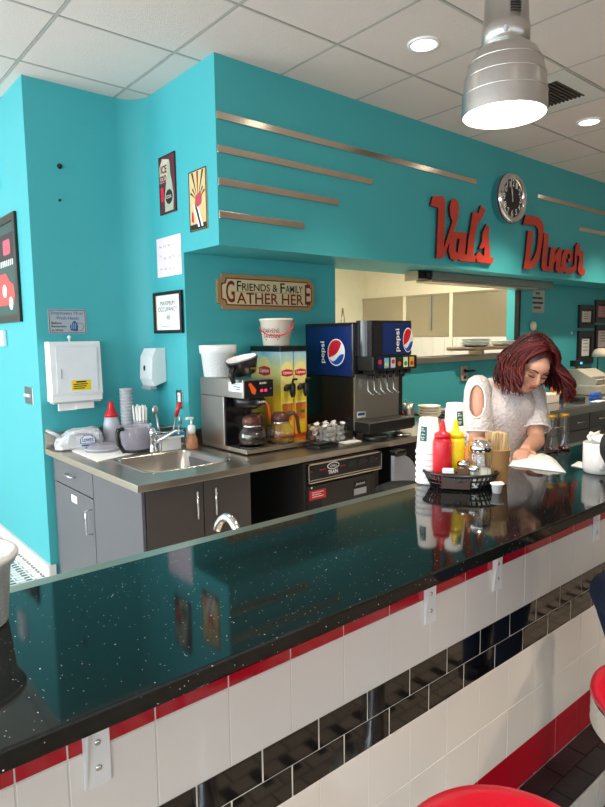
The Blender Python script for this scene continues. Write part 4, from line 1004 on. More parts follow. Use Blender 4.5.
# left pillar: framed car picture, thermostat, switch, box
w, h = 0.95, 0.715
t = wall_frame('car_picture', 'black framed picture of a red car hanging on the bright pillar side', 'picture', (XL, 4.335+w, 1.70), RZL, w, h, 0.05, WOODF, M('dark_green_print', '#1f4a48', 0.4))
decal('roof_print', M('night_print', '#22202a', 0.5), t, rect(0.05, 0.90, 0.42, 0.60), (0, -0.009, 0), 'F', 0, 0.001)
decal('neon_print', M('neon_pink_print', '#d8506a', 0.4), t, rrect(0.62, 0.79, 0.46, 0.56, 0.02), (0, -0.010, 0), 'F', 0, 0.001)
for k in range(8): decal('fence_print', PAPER, t, rect(0.50+0.045*k, 0.52+0.045*k, 0.385, 0.425), (0, -0.010, 0), 'F', 0, 0.001)
carp = [(0.30, 0.12), (0.80, 0.12), (0.84, 0.18), (0.83, 0.25), (0.74, 0.28), (0.66, 0.34), (0.50, 0.34), (0.42, 0.28), (0.30, 0.25)]
decal('car_print', M('car_red_print', '#c04848', 0.4), t, carp, (0, -0.010, 0), 'F', 0, 0.001)
decal('wheel_print', PAPER, t, disc(0.74, 0.13, 0.045, 0.045), (0, -0.011, 0), 'F', 0, 0.001); decal('headlight_print', PAPER, t, disc(0.60, 0.22, 0.05, 0.045), (0, -0.011, 0), 'F', 0, 0.001)
t = thing('door_sensor', 'white sensor box high on the pillar side above the picture', 'sensor', (XL, 4.80, 2.62), RZL)
part('case', WHITE, t, lambda m: m.box(0, 0.13, -0.045, -0.001, 0, 0.19, 0.01)); part('lens', LGREY, t, lambda m: m.box(0.04, 0.09, -0.05, -0.045, 0.05, 0.09, 0.002))
t = thing('thermostat', 'small white thermostat on the pillar below the picture', 'thermostat', (XL, 4.86, 1.535), RZL)
part('case', WHITE, t, lambda m: m.box(0, 0.11, -0.03, -0.001, 0, 0.115, 0.008)); part('button', LGREY, t, lambda m: m.box(0.04, 0.065, -0.034, -0.03, 0.065, 0.09, 0.002))
for k in range(3): part('vent_slot', LGREY, t, lambda m: m.box(0.02, 0.03, -0.032, -0.03, 0.025+0.014*k, 0.033+0.014*k))
t = thing('switch_plate', 'grey metal plate of white toggle switches on the pillar', 'light switch', (XL, 4.385, 1.15), RZL)
part('plate', M('grey_plate', '#5d6a6c', 0.35, 0.5), t, lambda m: m.box(0, 0.16, -0.006, -0.001, 0, 0.115, 0.002))
for k in range(3): part('toggle', WHITE, t, lambda m: m.box(0.03+0.043*k, 0.05+0.043*k, -0.02, -0.006, 0.05, 0.07, 0.002))
part('edge_strip', WHITE, t, lambda m: m.box(0.16, 0.17, -0.004, -0.001, 0.0, 0.112))
# towel wall
t = thing('towel_dispenser', 'white metal paper towel dispenser on the teal wall above the bag', 'towel dispenser', (1.272, YD, 1.18))
part('case', WHITE, t, lambda m: m.loft([[(x, -0.002, 0), (x, -0.10, 0.0), (x, -0.10, 0.03), (x, -0.112, 0.05), (x, -0.10, 0.37), (x, -0.09, 0.385), (x, -0.002, 0.385)] for x in (0, 0.325)], smooth=False))
d = part('door', M('white_enamel', '#e6e9ee', 0.25), t, lambda m: m.box(0.03, 0.295, -0.118, -0.112, 0.055, 0.35, 0.003))
part('handle', LGREY, d, lambda m: m.box(0.055, 0.062, -0.124, -0.118, 0.15, 0.21, 0.002))
part('key_knob', WHITE, t, lambda m: m.lathe([(0.006, 0.385), (0.006, 0.402), (0.011, 0.408), (0.011, 0.418), (0.004, 0.424)], 12, (0.14, -0.06, 0)))
st = part('yellow_sticker', YEL, d, lambda m: m.box(0.12, 0.245, -0.1192, -0.118, 0.07, 0.135))
for k in range(4): part('sticker_line', INK, st, lambda m: m.box(0.13+0.02*(k == 0), 0.235-0.02*(k == 0)-0.01*k, -0.1198, -0.1192, 0.12-0.013*k, 0.126-0.013*k+0.004*(k == 0)))
part('paper_towel', PAPER, t, lambda m: (m.box(0.045, 0.16, -0.075, -0.055, -0.06, 0.0, 0.004), m.box(0.155, 0.275, -0.08, -0.06, -0.056, 0.0, 0.004)))
part('bottom_lip', LGREY, t, lambda m: m.box(0.01, 0.315, -0.1, -0.01, -0.012, 0.0))
sg = M('brushed_sign', '#a7b0b8', 0.5, 0.0)
t = thing('handwash_sign', 'grey plastic hand washing notice above the towel dispenser', 'sign', (1.305, YD, 1.615))
part('plate', sg, t, lambda m: m.prism(rrect(0, 0.245, 0, 0.158, 0.012), -0.006, -0.001))
part('border', INK, t, lambda m: [m.box(a, b, -0.0068, -0.006, c, e) for a, b, c, e in ((0.006, 0.239, 0.005, 0.008), (0.006, 0.239, 0.150, 0.153), (0.006, 0.009, 0.005, 0.153), (0.236, 0.239, 0.005, 0.153))])
text('Employees Must', 0.205, 0.026, INKB, t, (0.02, -0.0062, 0.118)); text('Wash Hands', 0.145, 0.020, INKB, t, (0.05, -0.0062, 0.092))
text('Before', 0.065, 0.015, INK, t, (0.018, -0.0062, 0.062), bold=0.02); text('Returning', 0.095, 0.018, INK, t, (0.018, -0.0062, 0.037), bold=0.02); text('to Work', 0.075, 0.014, INK, t, (0.018, -0.0062, 0.017), bold=0.02)
decal('hand_print', INKB, t, [(0.14, 0.02), (0.185, 0.015), (0.19, 0.045), (0.18, 0.075), (0.165, 0.085), (0.15, 0.07), (0.135, 0.05)], (0, -0.006, 0), 'F', 0, 0.0008)
for k in range(3): decal('hand_print', sg, t, rect(0.145+0.012*k, 0.149+0.012*k, 0.03, 0.07), (0, -0.0068, 0), 'F', 0, 0.0006)
part('hand_outline', INK, t, lambda m: m.tube([(0.18, -0.0065, 0.07), (0.215, -0.0065, 0.065), (0.228, -0.0065, 0.045), (0.21, -0.0065, 0.02), (0.19, -0.0065, 0.018)], 0.0014, 5))
for i, (x, z) in enumerate(((1.431, 2.673), (1.42, 2.462))):
    mb = MB(); mb.T = Matrix.Translation((x, YD-0.001, z)) @ Matrix.Rotation(PI/2, 4, 'X'); mb.lathe([(0.016-0.008*i, 0), (0.016-0.008*i, 0.008), (0.006, 0.014-0.004*i), (0.003, 0.022-0.01*i)], 14)
    tag(mb.build('wall_screw', DARKMET), ('round metal wall fixing high on the teal towel wall', 'tiny screw in the teal wall under the round fixing')[i], 'screw')
# poster wall (front looks to -X)
def poster(loc, w, h, lab, base):
    t = thing('poster', lab, 'poster', loc, RZL)
    part('board', base, t, lambda m: m.box(0, w, -0.008, -0.001, 0, h)); part('edge', INK, t, lambda m: [m.box(a, b, -0.010, -0.008, c, e) for a, b, c, e in ((0, w, 0, 0.006), (0, w, h-0.006, h), (0, 0.006, 0, h), (w-0.006, w, 0, h))])
    return t
t = poster((XP, 3.785, 2.385), 0.215, 0.365, 'dark red cola poster with pale bottle hanging on the teal poster wall', M('poster_dark_red', '#5a1c26', 0.5, noise=(18, 0.3)))
def D(nm, mat, pts, y=-0.0082): return decal(nm, mat, t, pts, (0, y, 0), 'F', 0, 0.0008)
PT = M('poster_pale', '#c9c2ae', 0.5, noise=(20, 0.12))
D('light_print', PT, [(0.01, 0.2), (0.11, 0.2), (0.14, 0.33), (0.05, 0.35), (0.01, 0.3)])
D('bottle_print', M('poster_bottle', '#a9b09c', 0.5, noise=(14, 0.15)), [(0.07, 0.012), (0.18, 0.012), (0.19, 0.1), (0.175, 0.18), (0.155, 0.24), (0.15, 0.32), (0.12, 0.32), (0.115, 0.24), (0.09, 0.17), (0.07, 0.1)], -0.009)
D('bottle_label', INK, disc(0.13, 0.10, 0.046, 0.046), -0.0098); D('red_print', REDP, rect(0.02, 0.06, 0.08, 0.17), -0.009)
text('ICE', 0.08, 0.05, INKR, t, (0.03, -0.0098, 0.255), bold=0.03); text('COLD', 0.085, 0.045, INKR, t, (0.015, -0.0098, 0.2), bold=0.03); text('COLA', 0.07, 0.022, PT, t, (0.095, -0.0106, 0.09), bold=0.03)
t = poster((XP, 3.405, 2.225), 0.2, 0.355, 'cream sunburst drink poster beside the soffit edge', M('poster_cream', '#d8bc84', 0.5, noise=(18, 0.1)))
for k in range(7):
    a = math.radians(35+18*k); D('ray_print', (INK, INKR)[k % 2], [(0.10+0.03*math.cos(a), 0.17+0.03*math.sin(a)), (0.10+0.2*math.cos(a-0.05), min(0.345, 0.17+0.2*math.sin(a-0.05))), (0.10+0.2*math.cos(a+0.05), min(0.345, 0.17+0.2*math.sin(a+0.05)))] if abs(0.2*math.cos(a)) < 0.09 else [(0.10+0.03*math.cos(a), 0.17+0.03*math.sin(a)), (0.10+0.1*math.cos(a-0.07), 0.17+0.1*math.sin(a-0.07)), (0.10+0.1*math.cos(a+0.07), 0.17+0.1*math.sin(a+0.07))])
D('badge_print', M('poster_red', '#b8404a', 0.5), [(0.07, 0.13), (0.14, 0.15), (0.15, 0.20), (0.13, 0.225), (0.075, 0.2)], -0.0098)
for k in range(3): D('stripe_print', (PAPER, INK, PAPER)[k], [(0.10+0.02*k, 0.02), (0.12+0.02*k, 0.02), (0.06+0.02*k, 0.16), (0.045+0.02*k, 0.16)], -0.009)
D('red_print', REDP, [(0.025, 0.06), (0.05, 0.05), (0.045, 0.11), (0.03, 0.12)], -0.009); D('foot_print', INK, rect(0.01, 0.19, 0.008, 0.04), -0.0088)
o = box('handwritten_note', M('pinkish_paper', '#ead9e2', 0.8), None, 0, 0.33, -0.004, -0.001, 0, 0.255); o.location = (XP, 3.865, 1.985); o.rotation_euler = (0, 0, RZL)
tag(o, 'pinkish handwritten paper sheet taped above the framed occupancy notice', 'paper')
rnd = random.Random(11)
for k in range(14):
    x, z = 0.03+0.06*(k % 5)+rnd.uniform(0, .02), 0.04+0.075*(k//5)+rnd.uniform(0, .02)
    part('scribble', M('pencil', '#8d7f96', 0.8), o, lambda m: m.tube([(x+0.008*j, -0.0045, z+0.01*rnd.uniform(-1, 1)) for j in range(5)], 0.0012, 4))
t = wall_frame('occupancy_notice', 'black framed white occupancy notice on the teal poster wall', 'picture', (XP-0.004, 3.915, 1.61), RZL, 0.385, 0.275, 0.022, WOODF, PAPER)
text('MAXIMUM', 0.20, 0.030, M('grey_ink', '#77737a', 0.7), t, (0.09, -0.0095, 0.185)); text('OCCUPANCY', 0.26, 0.030, MATS['grey_ink'], t, (0.06, -0.0095, 0.145)); text('48', 0.05, 0.03, MATS['grey_ink'], t, (0.17, -0.0095, 0.09))
part('gold_mat', GOLD, t, lambda m: m.box(0.022, 0.032, -0.0105, -0.009, 0.022, 0.253)); decal('rule', MATS['grey_ink'], t, rect(0.1, 0.3, 0.045, 0.048), (0, -0.0095, 0), 'F', 0, 0.0005)
t = thing('soap_dispenser', 'white wall soap dispenser below the occupancy notice', 'soap dispenser', (XP-0.0, 4.0, 1.255), RZL)
part('case', WHITE, t, lambda m: m.loft([[(0.02-0.0, -0.002, 0.03), (0.02, -0.09, 0.0), (0.02, -0.11, 0.05), (0.02, -0.10, 0.2), (0.02, -0.07, 0.255), (0.02, -0.002, 0.26)], [(0.20, -0.002, 0.03), (0.20, -0.09, 0.0), (0.20, -0.11, 0.05), (0.20, -0.10, 0.2), (0.20, -0.07, 0.255), (0.20, -0.002, 0.26)]], smooth=False))
part('push_bar', LGREY, t, lambda m: m.box(0.05, 0.17, -0.115, -0.06, -0.025, 0.0, 0.006)); part('window', INK, t, lambda m: m.ellipsoid((0.085, -0.105, 0.12), (0.014, 0.006, 0.02), 12, 8))
t = thing('wall_outlet', 'steel outlet plate on the poster wall beside the sink', 'outlet', (XP, 3.665, 1.11), RZL)
part('plate', STEEL, t, lambda m: m.box(0, 0.085, -0.006, -0.001, 0, 0.125, 0.002)); part('socket', WHITE, t, lambda m: (m.box(0.025, 0.06, -0.009, -0.006, 0.018, 0.107, 0.003)))
for z in (0.04, 0.085): part('slot', INK, t, lambda m: (m.box(0.034, 0.037, -0.0096, -0.009, z-0.008, z+0.008), m.box(0.047, 0.05, -0.0096, -0.009, z-0.008, z+0.008)))
# friends sign
w, h = 0.845, 0.235; t = thing('wooden_sign', 'tan notched wooden sign on the teal back wall above the brewer', 'sign', (2.217, YF, 1.765))
def notch(i, n_): return [(i+n_, i), (w-i-n_, i), (w-i-n_*0.75, i+n_*0.75), (w-i, i+n_), (w-i, h-i-n_), (w-i-n_*0.75, h-i-n_*0.75), (w-i-n_, h-i), (i+n_, h-i), (i+n_*0.75, h-i-n_*0.75), (i, h-i-n_), (i, i+n_), (i+n_*0.75, i+n_*0.75)]
part('board', SIGNBRN, t, lambda m: m.prism(notch(0, 0.04), -0.022, -0.001)); part('inlay', INKR, t, lambda m: m.prism(notch(0.026, 0.04), -0.0235, -0.022)); part('field', SIGNTAN, t, lambda m: m.prism(notch(0.034, 0.04), -0.0248, -0.0235))
for bd, xa, xb, za, zb, mk_ in (('F', 0.15, 0.186, 0.122, 0.192, INK), ('RIENDS', 0.192, 0.43, 0.127, 0.178, INK), ('&', 0.452, 0.498, 0.127, 0.178, INK), ('F', 0.522, 0.565, 0.122, 0.192, INK), ('AMILY', 0.570, 0.73, 0.127, 0.178, INK),
        ('G', 0.062, 0.132, 0.045, 0.19, INKR), ('ATHER', 0.147, 0.503, 0.04, 0.115, INKR), ('HER', 0.535, 0.737, 0.04, 0.115, INKR), ('E', 0.752, 0.804, 0.045, 0.19, INKR)):
    text(bd, xb-xa, zb-za, mk_, t, (xa, -0.0246, za), bold=0.012)
decal('rule', INKR, t, rect(0.147, 0.737, 0.1185, 0.1205), (0, -0.0248, 0), 'F', 0, 0.0006)
# outlet under the pass
t = thing('wall_outlet', 'dark outlet box on the wall under the kitchen pass', 'outlet', (4.93, YF, 1.13))
part('plate', M('ivory_plate', '#b7ab94', 0.5), t, lambda m: m.box(0, 0.1, -0.02, -0.001, 0, 0.14, 0.004)); part('socket', INK, t, lambda m: (m.box(0.03, 0.07, -0.024, -0.02, 0.02, 0.055, 0.002), m.box(0.03, 0.07, -0.024, -0.02, 0.08, 0.115, 0.002))); part('plug', BLACKP, t, lambda m: m.box(0.05, 0.17, -0.06, -0.024, 0.085, 0.105, 0.004))
# pass shelf with plates
t = thing('pass_shelf', 'brown ledge jutting from the kitchen pass sill', 'shelf', (0, 0, 1.425))
part('board', M('brown_board', '#7c6a55', 0.5, noise=(20, 0.15), aniso=(1, 8, 8)), t, lambda m: (m.box(4.92, 5.9, 3.34, 3.64, 0, 0.03, 0.006), m.lathe([(0.15, 0), (0.15, 0.03)], 20, (4.94, 3.49, 0))))
part('bracket', STEELH, t, lambda m: m.box(5.2, 5.24, 3.45, 3.6, -0.05, 0.0))
pl = None
for i, (x, y, n_, lab, grp) in enumerate(((5.16, 3.5, 5, 'pale china plate from the top of the taller pile on the pass shelf', 'taller plate pile'), (5.66, 3.5, 3, 'pale china plate from the top of the low pile beside the dark rail', 'low plate pile'))):
    for k in range(n_):
        if pl is None:
            mb = MB(); mb.lathe([(0.09, 0), (0.13, 0.012), (0.15, 0.018), (0.15, 0.022), (0.09, 0.006)], 28); pl = mb.build('plate', M('pale_china', '#d3d8cf', 0.3)); o = pl
        else: o = pl.copy(); C.objects.link(o)
        o.location = (x, y, 1.456+k*0.0145); tag(o, ORD[n_-1-k]+' '+lab, 'plate', grp)
# right wall notices
YR = YF+0.05
t = thing('wall_notice', 'grey printed notice sheet on the teal wall right of the pass', 'notice', (6.255, YR, 1.805))
part('sheet', M('grey_card', '#b3b5ae', 0.7), t, lambda m: m.box(0, 0.30, -0.006, -0.001, 0, 0.245))
for k, (a, b) in enumerate(((0.11, 0.19), (0.03, 0.26), (0.03, 0.27), (0.07, 0.23))):
    x = a
    while x < b-0.005:
        ww = random.uniform(0.012, 0.024); decal('print_mark', INK, t, rect(x, min(b, x+ww), 0.197-0.052*k, 0.222-0.052*k), (0, -0.006, 0), 'F', 0, 0.0008); x += ww+0.006
def cert(pxa, pya, pxb, pyb, lab, inner, mt):
    a = onY(pxa, pya, YR); b = onY(pxb, pyb, YR)
    t = wall_frame('certificate', lab, 'picture', (a.x, YR, b.z), 0, b.x-a.x, a.z-b.z, mt, WOODF, inner, 'framed certificates by the register', 0.03)
    w_, h_ = b.x-a.x, a.z-b.z
    part('mat_board', M('mat_dark', '#241b18', 0.6), t, lambda m: [m.box(p, q, -0.016, -0.0137, r, s) for p, q, r, s in ((mt, w_-mt, mt, mt+0.02), (mt, w_-mt, h_-mt-0.02, h_-mt), (mt, mt+0.02, mt+0.02, h_-mt-0.02), (w_-mt-0.02, w_-mt, mt+0.02, h_-mt-0.02))])
    for k in range(4): decal('print_line', MATS['grey_ink'], t, rect(w_*0.35, w_*0.65, h_*(0.7-0.1*k), h_*(0.7-0.1*k)+0.008), (0, -0.0137, 0), 'F', 0, 0.0008)
cert(578, 305, 592, 328, 'small black framed certificate on the upper row near the grey notice', PAPERC, 0.05)
cert(577, 331, 591, 363, 'tall black framed certificate with dark mat above the cash register', PAPER, 0.075)
cert(594.5, 300, 612, 323, 'black framed pink certificate above the desk lamp', M('pink_cert', '#c98a86', 0.7), 0.05)
cert(594.5, 325, 609, 352, 'black framed certificate directly behind the desk lamp', PAPERC, 0.05)
p = onY(571.5, 333, YR); mb = MB(); mb.T = Matrix.Translation((p.x, YR-0.001, p.z)) @ Matrix.Rotation(PI/2, 4, 'X'); mb.lathe([(0.016, 0), (0.016, 0.006), (0.01, 0.01)], 14); tag(mb.build('wall_button', WHITE), 'small white round button on the teal wall left of the certificates', 'button')
p = onY(530.5, 326, YF); t = thing('door_chime', 'small cream wall bell right of the pass above the woman', 'bell', (p.x, YF, p.z))
part('dome', M('cream_bell', '#d9cfb4', 0.4), t, lambda m: (m.ellipsoid((0, -0.03, 0), (0.05, 0.029, 0.05), 16, 10), m.ellipsoid((0.0, -0.05, 0.03), (0.015, 0.012, 0.015), 10, 6)))

# ---------------------------------------------------------------- sign letters (outlines read from the photo, set on the soffit plane)
def px_poly(pts, ox, oy, s): return [onY(ox+x/s, oy+y/s, YS-0.030) for x, y in pts]
LN = [0]
def letter(parent, polys, ox, oy, s, base):
    mb = MB()
    for pts in polys:
        LN[0] += 1
        q = [((p.x-base.x), (p.z-base.z)) for p in px_poly(pts, ox, oy, s)]
        mb.prism(q, -0.030-0.0007*(LN[0] % 4), -0.012, 1)
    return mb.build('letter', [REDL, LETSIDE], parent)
s = 605/75
base = onY(432, 262, YS); base.y = YS
t = thing('script_word_sign', "red script letters spelling Val's left of the round clock", 'sign', base)
O = (425, 185)
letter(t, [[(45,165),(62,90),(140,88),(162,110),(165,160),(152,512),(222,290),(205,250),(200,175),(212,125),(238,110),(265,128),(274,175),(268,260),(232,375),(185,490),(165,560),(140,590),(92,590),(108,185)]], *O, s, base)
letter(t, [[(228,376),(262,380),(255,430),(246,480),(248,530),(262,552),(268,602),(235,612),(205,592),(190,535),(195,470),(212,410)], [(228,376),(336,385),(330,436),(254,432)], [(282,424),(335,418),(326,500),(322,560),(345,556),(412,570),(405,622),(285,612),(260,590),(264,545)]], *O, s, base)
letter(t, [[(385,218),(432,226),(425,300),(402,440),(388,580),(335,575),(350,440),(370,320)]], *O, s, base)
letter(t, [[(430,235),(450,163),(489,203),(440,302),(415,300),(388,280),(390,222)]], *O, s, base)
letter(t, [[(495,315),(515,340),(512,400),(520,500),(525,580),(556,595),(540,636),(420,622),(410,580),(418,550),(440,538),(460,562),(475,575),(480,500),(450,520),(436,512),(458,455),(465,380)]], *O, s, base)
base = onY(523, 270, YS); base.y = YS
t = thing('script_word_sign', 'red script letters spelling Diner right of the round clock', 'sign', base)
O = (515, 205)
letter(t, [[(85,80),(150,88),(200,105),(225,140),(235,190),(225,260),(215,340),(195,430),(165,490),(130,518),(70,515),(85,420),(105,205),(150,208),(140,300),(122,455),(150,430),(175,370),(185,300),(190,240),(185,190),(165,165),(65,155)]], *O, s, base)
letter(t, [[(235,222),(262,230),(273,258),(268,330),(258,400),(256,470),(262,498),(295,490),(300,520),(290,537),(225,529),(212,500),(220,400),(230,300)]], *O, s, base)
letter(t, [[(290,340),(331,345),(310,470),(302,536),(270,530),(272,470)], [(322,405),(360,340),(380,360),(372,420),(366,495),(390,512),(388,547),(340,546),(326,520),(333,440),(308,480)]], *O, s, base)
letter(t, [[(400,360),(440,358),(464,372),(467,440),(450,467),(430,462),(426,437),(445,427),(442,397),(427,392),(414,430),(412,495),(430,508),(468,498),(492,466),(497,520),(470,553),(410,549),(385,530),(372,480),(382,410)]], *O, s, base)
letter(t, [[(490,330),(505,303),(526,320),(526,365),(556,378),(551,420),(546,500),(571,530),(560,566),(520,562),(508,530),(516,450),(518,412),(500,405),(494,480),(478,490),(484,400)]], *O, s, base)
# clock
c0 = onY(513, 198, YS-0.085); rc = 0.216
t = thing('wall_clock', 'round chrome rimmed black clock on the soffit between the script words', 'clock', (c0.x, YS, c0.z))
RX = Matrix.Rotation(PI/2, 4, 'X')
def ck(m, prof, n_=40, **k): m.T = RX; m.lathe(prof, n_, **k)
part('case', CHROME, t, lambda m: ck(m, [(rc*0.96, 0.001), (rc*0.96, 0.06), (rc, 0.065), (rc, 0.085), (rc*0.93, 0.10)], cap1=False))
part('red_ring', M('dark_red_enamel', '#7a1420', 0.2), t, lambda m: ck(m, [(rc*1.005, 0.064), (rc*1.012, 0.07), (rc*1.005, 0.076)], cap0=False, cap1=False))
part('bezel', CHROME, t, lambda m: ck(m, [(rc*0.93, 0.1), (rc*0.86, 0.105), (rc*0.76, 0.09), (rc*0.74, 0.08)], cap0=False, cap1=False))
part('dial', M('clock_dial', '#1c1716', 0.4), t, lambda m: ck(m, [(rc*0.75, 0.074), (rc*0.75, 0.079)]))
for k in range(1, 13):
    a = math.radians(90-30*k); hh = 0.052 if k % 3 else 0.06; ww = 0.034*(1.6 if k >= 10 else 1.0)
    text(str(k), ww, hh, PAPER, t, (rc*0.6*math.cos(a)-ww/2, -0.0792, rc*0.6*math.sin(a)-hh/2), bold=0.02, name='numeral')
def hand(nm, ang, L, wd, mat):
    a = math.radians(90-ang); dx, dz = math.cos(a), math.sin(a)
    decal(nm, mat, t, [(-dx*0.03-dz*wd, -dz*0.03+dx*wd), (-dx*0.03+dz*wd, -dz*0.03-dx*wd), (dx*L, dz*L)], (0, -0.081, 0), 'F', 0, 0.002)
hand('hour_hand', 357, rc*0.42, 0.008, PAPER); hand('minute_hand', 345, rc*0.6, 0.006, PAPER)

# ---------------------------------------------------------------- ceiling fittings
def downlight(i, x, y):
    labs = ['recessed round ceiling light near the soffit corner strips', 'recessed round ceiling light beyond the air vent']
    t = thing('recessed_light', labs[i] if i < 2 else 'recessed round ceiling light outside the serving area', 'ceiling light', (x, y, CEIL-0.006), 0, 'recessed ceiling lights')
    part('trim_ring', WHITE, t, lambda m: m.lathe([(0.09, 0.002), (0.088, -0.006), (0.072, -0.008), (0.07, 0.0)], 28, cap0=False, cap1=False))
    part('lens', M('warm_lens', '#fff3dc', 0.4, emit=7.0), t, lambda m: m.lathe([(0.071, -0.0005), (0.07, -0.004), (0.02, -0.006)], 28))
    l = bpy.data.lights.new('downlight', 'SPOT'); l.energy = (205 if x > 4 else 105) if y > 1 else 195; l.color = (1.0, 0.84, 0.66); l.spot_size = math.radians(99 if x > 4 else 95); l.spot_blend = 0.6 if x > 4 else 0.8; l.shadow_soft_size = 0.07
    lo = bpy.data.objects.new('downlight', l); C.objects.link(lo); lo.location = (x, y, CEIL-0.03)
for i, (x, y) in enumerate(lights_at): downlight(i, x, y)
if vent_cell:
    cx, cy = vent_cell; t = thing('ceiling_vent', 'white ceiling air vent panel with dark louvred opening', 'vent', (cx, cy, CEIL))
    hx, hy = GP/2-0.013, GPY/2-0.013; ax, ay, bx_, by_ = -0.2, -0.2, 0.2, 0.2
    part('panel', M('vent_white', '#d8d4ce', 0.5), t, lambda m: (m.box(-hx, hx, -hy, ay, -0.004, 0.008), m.box(-hx, hx, by_, hy, -0.004, 0.008), m.box(-hx, ax, ay, by_, -0.004, 0.008), m.box(bx_, hx, ay, by_, -0.004, 0.008)))
    part('duct', BLACKP, t, lambda m: m.box(ax, bx_, ay, by_, 0.012, 0.02))
    for k in range(14): part('slat', M('vent_dark', '#4a4038', 0.6), t, lambda m: m.box(ax, bx_, ay+0.01+k*0.028, ay+0.022+k*0.028, -0.002, 0.01))
# pendant lamp over the bar
pc_ = onY(504, 116, 1.03); rp = 0.119
t = thing('pendant_lamp', 'spun aluminium pendant lamp hanging over the stone bar', 'lamp', (pc_.x, 1.03, pc_.z))
prof = [(rp, 0), (rp*1.0, 0.01), (rp*0.985, 0.055), (rp*0.94, 0.10), (rp*0.86, 0.14), (rp*0.74, 0.168), (rp*0.55, 0.188)]
inner = [(r-0.003, z-0.002) for r, z in prof[::-1]]
part('shade', SHADEI, t, lambda m: m.lathe(prof+[(rp*0.40, 0.192)], 44, cap0=False, cap1=False))
part('shade_lining', WHITE, t, lambda m: m.lathe([(r-0.004, z+0.001) for r, z in prof], 44, cap0=False, cap1=True))
for z, r in ((0.055, rp*0.987), (0.10, rp*0.942), (0.14, rp*0.862)): part('rolled_ridge', SHADEI, t, lambda m: m.lathe([(r-0.001, z-0.002), (r+0.0015, z), (r-0.001, z+0.002)], 44, cap0=False, cap1=False))
part('neck_band', DARKMET, t, lambda m: m.lathe([(0.066, 0.178), (0.068, 0.182), (0.063, 0.19)], 30, cap0=False, cap1=False))
nk = part('neck', SHADEI, t, lambda m: m.lathe([(0.066, 0.183), (0.066, 0.24), (0.063, 0.242), (0.056, 0.42), (0.045, 0.45), (0.02, 0.46)], 30))
for a in range(8): part('vent_hole', INK, nk, lambda m: m.ellipsoid((0.0585*math.cos(a*PI/4), 0.0585*math.sin(a*PI/4), 0.36), (0.005, 0.005, 0.006), 8, 6))
dv = (Vector((0, 0))-Vector((pc_.x, 1.03))).normalized()
part('thumb_screw', LGREY, nk, lambda m: m.ellipsoid((dv.x*0.068, dv.y*0.068, 0.21), (0.008, 0.008, 0.010), 10, 8))
def rating(m):
    for k in range(5):
        pts = [((0.062)*math.cos(math.atan2(dv.y, dv.x)+0.18+0.1*j), (0.062)*math.sin(math.atan2(dv.y, dv.x)+0.18+0.1*j), 0.285-0.007*k) for j in range(6)]
        m.tube(pts, 0.0012, 4)
part('rating_print', INK, nk, rating)
part('stem', CHROME, t, lambda m: m.lathe([(0.009, 0.455), (0.009, CEIL-pc_.z-0.006)], 12))
part('canopy', SHADEI, t, lambda m: m.lathe([(0.02, CEIL-pc_.z-0.05), (0.06, CEIL-pc_.z-0.03), (0.065, CEIL-pc_.z-0.006)], 24))
part('bulb', M('lamp_bulb', '#fff6e2', 0.4, emit=14.0), t, lambda m: m.lathe([(0.03, 0.15), (0.07, 0.10), (0.095, 0.055), (0.099, 0.035), (0.085, 0.022), (0.04, 0.014)], 30))
l = bpy.data.lights.new('pendant_light', 'SPOT'); l.energy = 36; l.color = (1.0, 0.87, 0.7); l.spot_size = math.radians(120); l.spot_blend = 0.6; l.shadow_soft_size = 0.1
lo = bpy.data.objects.new('pendant_light', l); C.objects.link(lo); lo.location = (pc_.x, 1.03, pc_.z+0.005)

# ================================================================== THINGS ON THE BAR
bz = BZ+0.0008
u = Vector((0.59, -0.81, 0)); wv = Vector((0.81, 0.59, 0))
BC = onZ(460, 486, BZ)
def BP(a, b, z=bz): q = BC+u*a+wv*b; return (q.x, q.y, z)
rzB = math.atan2(u.y, u.x)
t = thing('condiment_basket', 'black oval plastic basket of condiments on the stone bar', 'basket', BP(0, 0), rzB)
def ell(rx, ry, z, n_=36): return [(rx*math.cos(2*PI*k/n_), ry*math.sin(2*PI*k/n_), z) for k in range(n_)]
part('basket_floor', BLACKP, t, lambda m: m.loft([ell(0.094, 0.062, 0), ell(0.095, 0.063, 0.006)]))
part('rim', BLACKP, t, lambda m: m.tube(ell(0.118, 0.08, 0.048)+[ell(0.118, 0.08, 0.048)[0]], 0.0055, 8))
def weave(m):
    for z, f_ in ((0.016, 0.33), (0.030, 0.66)): m.tube(ell(0.096+0.022*f_, 0.063+0.017*f_, z)+[ell(0.096+0.022*f_, 0.063+0.017*f_, z)[0]], 0.003, 6)
    for k in range(40):
        a = 2*PI*k/40; m.tube([(0.095*math.cos(a), 0.063*math.sin(a), 0.004), (0.118*math.cos(a), 0.08*math.sin(a), 0.047)], 0.0032, 5)
part('lattice', BLACKP, t, weave)
bzi = bz+0.0065
def squeeze(a, b, mat, lab, hh=1.0):
    t = thing('squeeze_bottle', lab, 'bottle', BP(a, b, bzi))
    part('body', mat, t, lambda m: m.lathe([(0.028, 0), (0.031, 0.004), (0.031, 0.135*hh), (0.029, 0.145*hh), (0.024, 0.15*hh)], 22))
    part('cap', mat, t, lambda m: m.lathe([(0.027, 0.1505*hh), (0.027, 0.163*hh), (0.02, 0.168*hh), (0.012, 0.172*hh), (0.007, 0.2*hh), (0.004, 0.21*hh)], 18))
squeeze(-0.058, -0.004, REDP, 'red ketchup squeeze bottle in the black basket', 1.02)
squeeze(-0.016, 0.036, YEL, 'yellow mustard squeeze bottle in the black basket', 1.0)
t = thing('sauce_bottle', 'peach coloured sauce bottle behind the mustard', 'bottle', BP(0.032, 0.038, bzi))
